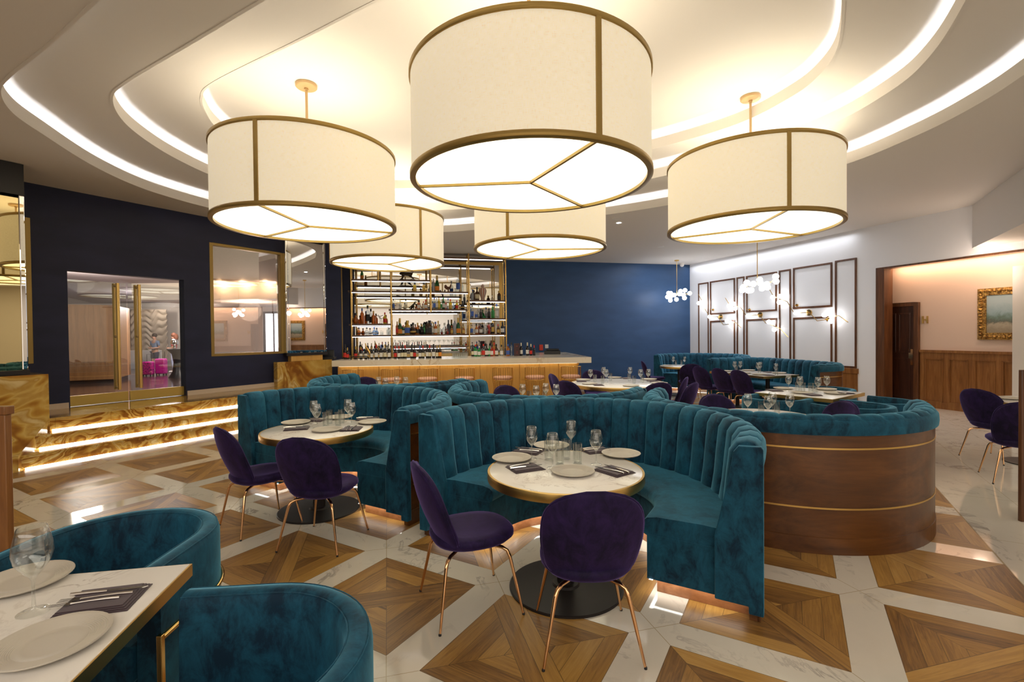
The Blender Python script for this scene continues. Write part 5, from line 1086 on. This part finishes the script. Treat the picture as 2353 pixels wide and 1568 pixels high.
# lobby
MT['lobbyfloor'] = plain('lobby_stone', (.10, .06, .05), .12); MT['lobbyceil'] = plain('lobby_ceiling', (.42, .38, .42), .7); MT['wave'] = plain('carved_plaster', (.50, .42, .33), .6)
lc_ = [tuple((LW.P(u, 0, o))[:2]) for u, o in ((2, -.19), (LEND + .3, -.19), (LEND + 9, -9), (LEND + 20, -20), (4, -30))]
struct(MB().prism([(-29, 6), (-10.2, 6), (-9.0, 8), (-6.6, 13.9), (-6.6, 30), (-29, 30)], .001, .012).build('floor_lobby', MT['lobbyfloor'], smooth=0))
struct(MB().prism([(-29, 5), (-9.4, 5), (-5.3, 11.9), (-5.9, 14.2), (-5.9, 30), (-29, 30)], 3.55, 3.6).build('ceiling_lobby', MT['lobbyceil'], smooth=0))
def dpt(px, Y): d = ray(px, 784); return Vector((d.x / d.y * Y, Y, 0))
struct(MB().box(-29, -5.9, 27.0, 27.2, 0, 3.55).build('wall_lobby_far', MT['wallcream'], smooth=0))
struct(MB().box(-5.9, -5.7, 14.3, 27, 0, 3.55).build('wall_lobby_right', MT['wallcream'], smooth=0))
w0, w1_ = dpt(303, 26.3), dpt(386, 26.3)
def wave(u, v):
    x = w0.x + (w1_.x - w0.x) * u; z = .1 + 3.05 * v; s_ = z * 9 + 1.3 * sin(u * 9 + z * 1.2) + .7 * sin(u * 21 + 2)
    return Vector((x, 26.3 - .10 * abs(sin(s_)) , z))
wv = MB().grid(wave, 60, 130); tag(wv.build('carved_wall_panel', MT['wave'], smooth=60, solid=.02), 'wavy carved plaster panel on the far lobby wall', 'wall panel')
a_, b_, c_ = dpt(120, 16.6), dpt(263, 17.4), dpt(299, 19.5)
o = MB().prism([(a_.x, a_.y), (b_.x, b_.y), (c_.x, c_.y), (a_.x, a_.y + 3)], .14, 2.8); tag(o.build('reception_block', MT['lobbyoak'], smooth=0), 'knotty oak clad reception block seen through the left glass door', 'counter')
struct(MB().prism([(a_.x, a_.y + .1), (b_.x - .05, b_.y + .1), (c_.x - .1, c_.y), (a_.x, a_.y + 3)], .012, .14).build('trim_31', MT['black'], smooth=0))
sf = MB().prism([(-13.5, 17.2), (-6.0, 17.2), (-6.0, 22), (-12.5, 22)], 2.95, 3.549); struct(sf.build('trim_32', MT['wallcream'], smooth=0))
for k, px in enumerate((508, 560, 612)):
    q = dpt(px, 16.95); point('lobby_spot', (q.x, q.y, 3.45), 26, (1, .72, .42), .05)
e0, e1_ = dpt(611, 24), dpt(650, 24); r = empty('entrance_door', (e0 + e1_) / 2); r.location.z = .012
keep(MB().box(e0.x, e1_.x, 24, 24.03, .05, 2.75).build('daylit_glazing', emis('daylight_glass', (.72, .82, 1), 5), None, smooth=0), r); keep(MB().box(e0.x - .1, e0.x, 23.95, 24.08, .012, 2.85).box(e1_.x, e1_.x + .1, 23.95, 24.08, .012, 2.85).box(e0.x, e1_.x, 23.95, 24.08, 2.75, 2.85).bar(((e0.x + e1_.x) / 2, 23.97, .05), ((e0.x + e1_.x) / 2, 23.97, 2.75), .05).build('door_frame', MT['blackmetal'], None), r); tag(r, 'bright daylit street door seen through the window left of the bar', 'door')
point('lobby_light', (-15, 21, 3.2), 520, (1, .9, .85), .4); point('lobby_light', (-10, 18.5, 2.6), 420, (1, .85, .72), .4); point('lobby_wall_wash', (-18.8, 25.3, 3.3), 60, (1, .85, .7), .1)
# people and luggage
SK = plain('skin_tone', (.45, .24, .15), .6); HR = plain('dark_hair', (.03, .018, .012), .7); HR2 = plain('auburn_hair', (.22, .07, .03), .6)
TS = plain('grey_blue_cotton', (.14, .19, .27), .9); SHT = plain('navy_shorts', (.02, .025, .05), .9); RD = plain('red_knit', (.55, .05, .05), .9); WT = plain('pale_trousers', (.45, .50, .65), .9)
def person(loc, rz, top, bottom, hair, label, long=False, shorts=True):
    r = empty('person', loc, rz)
    # joints: pelvis, spine, chest, neck, head ; arms bent forward to the middle ; legs
    J = [(0, 0, .95, .125, .10), (0, 0, 1.15, .12, .09), (0, -.01, 1.36, .15, .10), (0, .0, 1.50, .055), (0, .02, 1.58, .07, .085), (0, .03, 1.68, .085, .095),
         (.19, 0, 1.40, .055), (.24, -.02, 1.12, .042), (.12, .20, 1.10, .032), (.05, .27, 1.14, .028), (-.19, 0, 1.40, .055), (-.24, -.02, 1.12, .042), (-.12, .20, 1.10, .032), (-.05, .27, 1.12, .028),
         (.10, 0, .86, .095), (.11, .03, .48, .062), (.12, 0, .10, .042), (.13, .13, .04, .04), (-.10, 0, .86, .095), (-.11, .02, .48, .062), (-.12, -.02, .10, .042), (-.13, .11, .04, .04)]
    E_ = [(0, 1), (1, 2), (2, 3), (3, 4), (4, 5), (2, 6), (6, 7), (7, 8), (8, 9), (2, 10), (10, 11), (11, 12), (12, 13), (0, 14), (14, 15), (15, 16), (16, 17), (0, 18), (18, 19), (19, 20), (20, 21)]
    skinned('body', SK, J, E_, (0, 0, 0), 1, 0, r, 2)
    skinned('shirt', top, [(0, 0, .93, .145, .12), (0, 0, 1.15, .138, .105), (0, -.01, 1.37, .168, .115), (0, 0, 1.475, .07, .06), (.20, 0, 1.40, .07), (.235, -.015, 1.20, .062), (-.20, 0, 1.40, .07), (-.235, -.015, 1.20, .062)], [(0, 1), (1, 2), (2, 3), (2, 4), (4, 5), (2, 6), (6, 7)], (0, 0, 0), 1, 0, r, 2)
    z2 = .52 if shorts else .12; rr = .09 if shorts else .055
    skinned('shorts' if shorts else 'trousers', bottom, [(0, 0, .97, .14, .12), (.10, 0, .86, .112), (.115, .03, .56 if shorts else .48, rr if shorts else .075), (-.10, 0, .86, .112), (-.115, .02, .56 if shorts else .48, rr if shorts else .075)] + ([] if shorts else [(.12, 0, .12, .055), (-.12, -.02, .12, .055)]), [(0, 1), (1, 2), (0, 3), (3, 4)] + ([] if shorts else [(2, 5), (4, 6)]), (0, 0, 0), 1, 0, r, 2)
    h = MB().sphere((0, -.0, 1.715), .108, 16); 
    if long: h.tube([(0, -.05, 1.74), (0, -.09, 1.6), (0, -.09, 1.44)], [.10, .10, .06], 10)
    h.build('hair', hair, r, smooth=80)
    f = MB().sphere((.033, .115, 1.675), .011, 8).sphere((-.033, .115, 1.675), .011, 8); f.build('eyes', MT['black'], r)
    MB().tube([(0, .115, 1.665), (0, .138, 1.64)], [.008, .013], 8).build('nose', SK, r); MB().tube([(-.022, .112, 1.612), (0, .118, 1.61), (.022, .112, 1.612)], .006, 6).build('mouth', plain('lips', (.4, .12, .1), .6), r)
    sh_ = MB().box(.08, .18, -.06, .2, 0, .08).box(-.18, -.08, -.08, .18, 0, .08); sh_.build('shoes', MT['ceramicw'], r, bevel=.03)
    return tag(r, label, 'person')
pm_ = G(357, 853, .012); o = person(pm_, PI * .92, TS, SHT, HR, 'person in grey blue T-shirt and dark shorts looking down at their hands in the lobby'); 
pw_ = G(401, 856, .012); person(pw_, PI * .6, RD, WT, HR2, 'person with auburn hair, red top and pale trousers beside the draped high table', True, False)
PKC = plain('magenta_shell', (.55, .02, .30), .35); PK2 = NT('patterned_pink'); PK2.P(Base_Color=PK2.mix(PK2.M('GREATER_THAN', PK2.noise(PK2.obj(), 22, 3), .54), (.60, .02, .28), (.15, .01, .10)), Roughness=.4)
for (px, py), w, h, m_, lab in (((341, 864), .40, .60, PK2.m, 'patterned pink suitcase, left of the pair in the lobby'), ((371, 862), .40, .70, PKC, 'plain magenta suitcase, right of the pair in the lobby')):
    p = G(px, py, .012); r = empty('suitcase', p, .1); MB().box(-w / 2, w / 2, -.13, .13, .05, h).build('shell', m_, r, bevel=.05)
    for x in (-.14, .14):
        for y in (-.09, .09): MB().tube([(x - .012, y, .028), (x + .012, y, .028)], .028, 12).build('wheel', MT['black'], r)
    MB().tube([(-.09, .08, h - .02), (-.09, .08, h + .30), (.09, .08, h + .30), (.09, .08, h - .02)], .010, 8).build('pull_handle', MT['blackmetal'], r); tag(r, lab, 'suitcase', 'pink suitcases')
p = G(409, 868, .012); r = empty('cocktail_table', p); MB().lathe([(.32, 0), (.18, .25), (.14, .6), (.20, .95), (.36, 1.12), (.36, 1.15), (1e-5, 1.15)], 32).build('stretch_cover', MT['black'], r, smooth=50); tag(r, 'high round table under a black stretch cover in the lobby', 'table')
o = MB().lathe([(.05, 0), (.06, .1), (.03, .14), (.12, .18), (.14, .26), (.10, .36), (1e-5, .40)], 20, (p.x - .12, p.y, 1.163)).build('glass_lamp', MT['chrome']); tag(o, 'shiny ball ornament on the black draped high table', 'ornament')
o = MB().box(-.9, .9, -.3, .3, 0, .95).build('lobby_desk', MT['ceramicw'], bevel=.01); p = dpt(322, 25); o.location = (p.x, 25, .012); tag(o, 'white desk far back in the lobby behind the door handles', 'desk')

# ================================================================ PASSAGE ON THE RIGHT
du0, du1 = CW.W(2030, 800)[0], CW.W(2104, 800)[0]; dz = CW.W(2060, 706)[1]; dw = du1 - du0
r = empty('door_3', CW.P((du0 + du1) / 2, 0, .03)); struct(r)
d_ = MB().slab(CW, du0, du1, .01, dz, .005, .05); keep(d_.build('door_leaf', MT['mahogany'], None, smooth=0, bevel=.004), r)
for a, b, z0, z1 in ((.10, .46, 1.12, dz - .14), (.54, .90, 1.12, dz - .14), (.10, .90, .16, 1.0)):
    m = MB(); A_, B_ = du0 + dw * a, du0 + dw * b; w = .03
    for q in ((A_, B_, z1 - w, z1), (A_, B_, z0, z0 + w), (A_, A_ + w, z0 + w, z1 - w), (B_ - w, B_, z0 + w, z1 - w)): m.slab(CW, *q, .05, .066)
    keep(m.build('door_panel', MT['mahogany'], None, bevel=.006), r)
m = MB().slab(CW, du0 - .09, du0, 0, dz + .08, .004, .07).slab(CW, du1, du1 + .09, 0, dz + .08, .004, .07).slab(CW, du0, du1, dz, dz + .08, .004, .07); keep(m.build('door_frame', MT['walnut_v'], None, bevel=.005), r)
keep(MB().slab(CW, du1 - .10, du1 - .02, .86, 1.2, .051, .058).build('push_plate', MT['rose'], None), r)
u0 = du1 + .10; u1 = CW.W(2336, 850)[0]; zt = CW.W(2200, 806)[1]
m = MB().slab(CW, u0, u1 + 1, .0, zt - .03, .004, .02).slab(CW, u0, u1 + 1, zt - .05, zt, .004, .06).slab(CW, u0, u1 + 1, 0, .13, .02, .04).slab(CW, u0, u1 + 1, zt - .17, zt - .05, .02, .032)
for k in range(6): m.slab(CW, u0 + k * .42, u0 + k * .42 + .10, .13, zt - .17, .02, .032)
for k in range(5):
    a, b = u0 + k * .42 + .10, u0 + k * .42 + .42
    for q in ((a, a + .02, .13, zt - .17), (b - .02, b, .13, zt - .17), (a, b, .13, .15), (a, b, zt - .19, zt - .17)): m.slab(CW, *q, .02, .04)
struct(m.build('trim_40', MT['oakpanel'], smooth=0, bevel=.003))
u, z = CW.W(2126.5, 735); tag(MB().slab(CW, u - .055, u - .027, z - .075, z + .075, .004, .02).slab(CW, u + .027, u + .055, z - .075, z + .075, .004, .02).slab(CW, u - .027, u + .027, z - .014, z + .014, .004, .02).build('wall_letter', MT['brushed'], smooth=0), 'brass letter H on the warm wall beside the dark door', 'letter')
pu0, pz1 = CW.W(2250, 665); pu1 = CW.W(2330, 700)[0]; pz0 = CW.W(2252, 781)[1]
pu1 = pu0 + (pz1 - pz0) * 1.2
r = empty('framed_painting', CW.P((pu0 + pu1) / 2, pz0, .03)); fw = .13
def picture():
    t = NT('street_scene_painting'); s = t.n('ShaderNodeSeparateXYZ'); t.set(s.inputs[0], t.n('ShaderNodeTexCoord').outputs['Generated']); n_ = t.noise(t.obj(), 9, 4, .7, .6); f = t.M('ADD', s.outputs[2], t.M('MULTIPLY', t.M('SUBTRACT', n_, .5), .35))
    t.P(Base_Color=t.ramp(f, [(.05, (.30, .25, .17)), (.22, (.42, .36, .26)), (.3, (.12, .13, .10)), (.42, (.16, .24, .20)), (.55, (.30, .40, .42)), (.8, (.42, .50, .50))]), Roughness=.5); return t.m
keep(MB().slab(CW, pu0 + fw, pu1 - fw, pz0 + fw, pz1 - fw, .012, .03).build('canvas', picture(), None, smooth=0), r)
m = MB()
for q in ((pu0, pu1, pz1 - fw, pz1), (pu0, pu1, pz0, pz0 + fw), (pu0, pu0 + fw, pz0 + fw, pz1 - fw), (pu1 - fw, pu1, pz0 + fw, pz1 - fw)):
    m.slab(CW, *q, .005, .05)
for k in range(60):
    t = k / 60 * 4; L_ = [(pu0 + .05, pz0 + .05), (pu1 - .05, pz0 + .05), (pu1 - .05, pz1 - .05), (pu0 + .05, pz1 - .05)]; a = L_[int(t) % 4]; b = L_[(int(t) + 1) % 4]; q = t % 1
    m.sphere(CW.P(a[0] + (b[0] - a[0]) * q, a[1] + (b[1] - a[1]) * q, .05), .036 if k % 2 else .026, 8)
GF = NT('gilded_carving'); GF.P(Base_Color=GF.ramp(GF.noise(GF.obj(), 30, 4), [(.35, (.16, .07, .015)), (.6, (.55, .32, .08))]), Roughness=.4, Metallic=.6); GF.bump(GF.noise(GF.obj(), 40, 4), .8, .02)
keep(m.build('carved_frame', GF.m, None, smooth=50), r); tag(r, 'painting of a city street in a carved gilt frame on the warm wall', 'painting')
QP = Plane(RW.P(0, 0, -.05).xy, RW.P(1, 0, -.05).xy); pu, _ = QP.W(2326, 800); pu_z = QP.W(2330, 612)[1]
struct(MB().slab(QP, pu, pu + 2.5, 0, pu_z, 0, -.3).build('wall_passage_pier', MT['wallcream'], smooth=0))
ww_ = G(2349, 1200, 0); o = MB().box(0, .25, 0, .03, 0, 1.4).build('wooden_panel_stand', MT['walnut_v'], bevel=.004); q = dpt(2349, 4.0); o.location = (q.x, 4.0, 0); o.scale = (1, 1, (EYE - (852 - 757) * 4.0 / FPX) / 1.4); tag(o, 'dark wooden stand cut off by the right border', 'stand')
q = dpt(14, 2.9); hz = EYE - (935 - 780) * 2.9 / FPX; o = MB().box(-.35, 0, 0, .04, 0, hz - .05).box(-.37, .01, -.01, .05, hz - .05, hz).build('wooden_partition', MT['oakpanel'], bevel=.004); o.location = (q.x - .02, 2.9, 0); tag(o, 'low brown wooden partition at the left border', 'partition')
# ---- passage lamps, downlight beams, and added fill lights without fittings
area('passage_lamp', RW.P(7.4, 3.0, -.22), (0, 0, math.atan2(RW.d.y, RW.d.x)), 2.2, .2, 22, (1, .68, .45))
point('passage_lamp', RW.P(8.2, 2.7, .3), 18, (1, .78, .62), .1)
for s_ in (.8, 2.4, 4.0):
    q = BP.P(s_, H - .06, -.9); point('downlight_or_fill', q, 55, (1, .93, .84), .05, 1.1)  # added spots that brighten the bar counter; no downlights are built above
q = G(1422, 512, H); point('downlight_or_fill', (q.x, q.y, H - .05), 60, (.85, .9, 1), .05, 1.2)
point('downlight_or_fill', (T7.x, T7.y, H - .1), 120, (.92, .95, 1), .05, .7)
point('downlight_or_fill', (7.2, 8.2, 3.0), 40, (.75, .82, 1), .05, 1.3)
point('downlight_or_fill', (T6.x, T6.y, H - .1), 70, (.92, .95, 1), .05, .8)
area('ceiling_fill_light', (-1, -3.4, 3.88), (0, 0, 0), 14, 4.5, 400, (1, .94, .86))  # added fill behind the camera; the ceiling has no panel there
area('ceiling_fill_light', (10.8, 1.5, 3.88), (0, 0, 0), 4, 6, 170, (1, .92, .84))  # added fill out of view on the right, without a fitting
area('rear_fill_light', (0, -6.7, 2.0), (PI / 2, 0, 0), 12, 3, 40, (1, .94, .86))  # added fill before the rear wall, which has no window
point('lobby_light', (-12.0, 13.5, 3.2), 380, (1, .86, .7), .3)  # added to brighten the oak block and the near lobby
area('ceiling_fill_light', RW.P(2.9, H - .02, 1.9), (0, -.0, math.atan2(RW.d.y, RW.d.x)), 5, .8, 60, (.90, .94, 1))  # added to brighten the white wall; no panel is built here
# wash along the white wall from the ceiling slot
WWl = RW.P(2.9, H - .06, .18); o = area('wall_wash_slot', WWl, (0, 0, math.atan2(RW.d.y, RW.d.x)), 5.6, .04, 14, (.93, .95, 1)); o.rotation_euler = (0, 0, math.atan2(RW.d.y, RW.d.x))
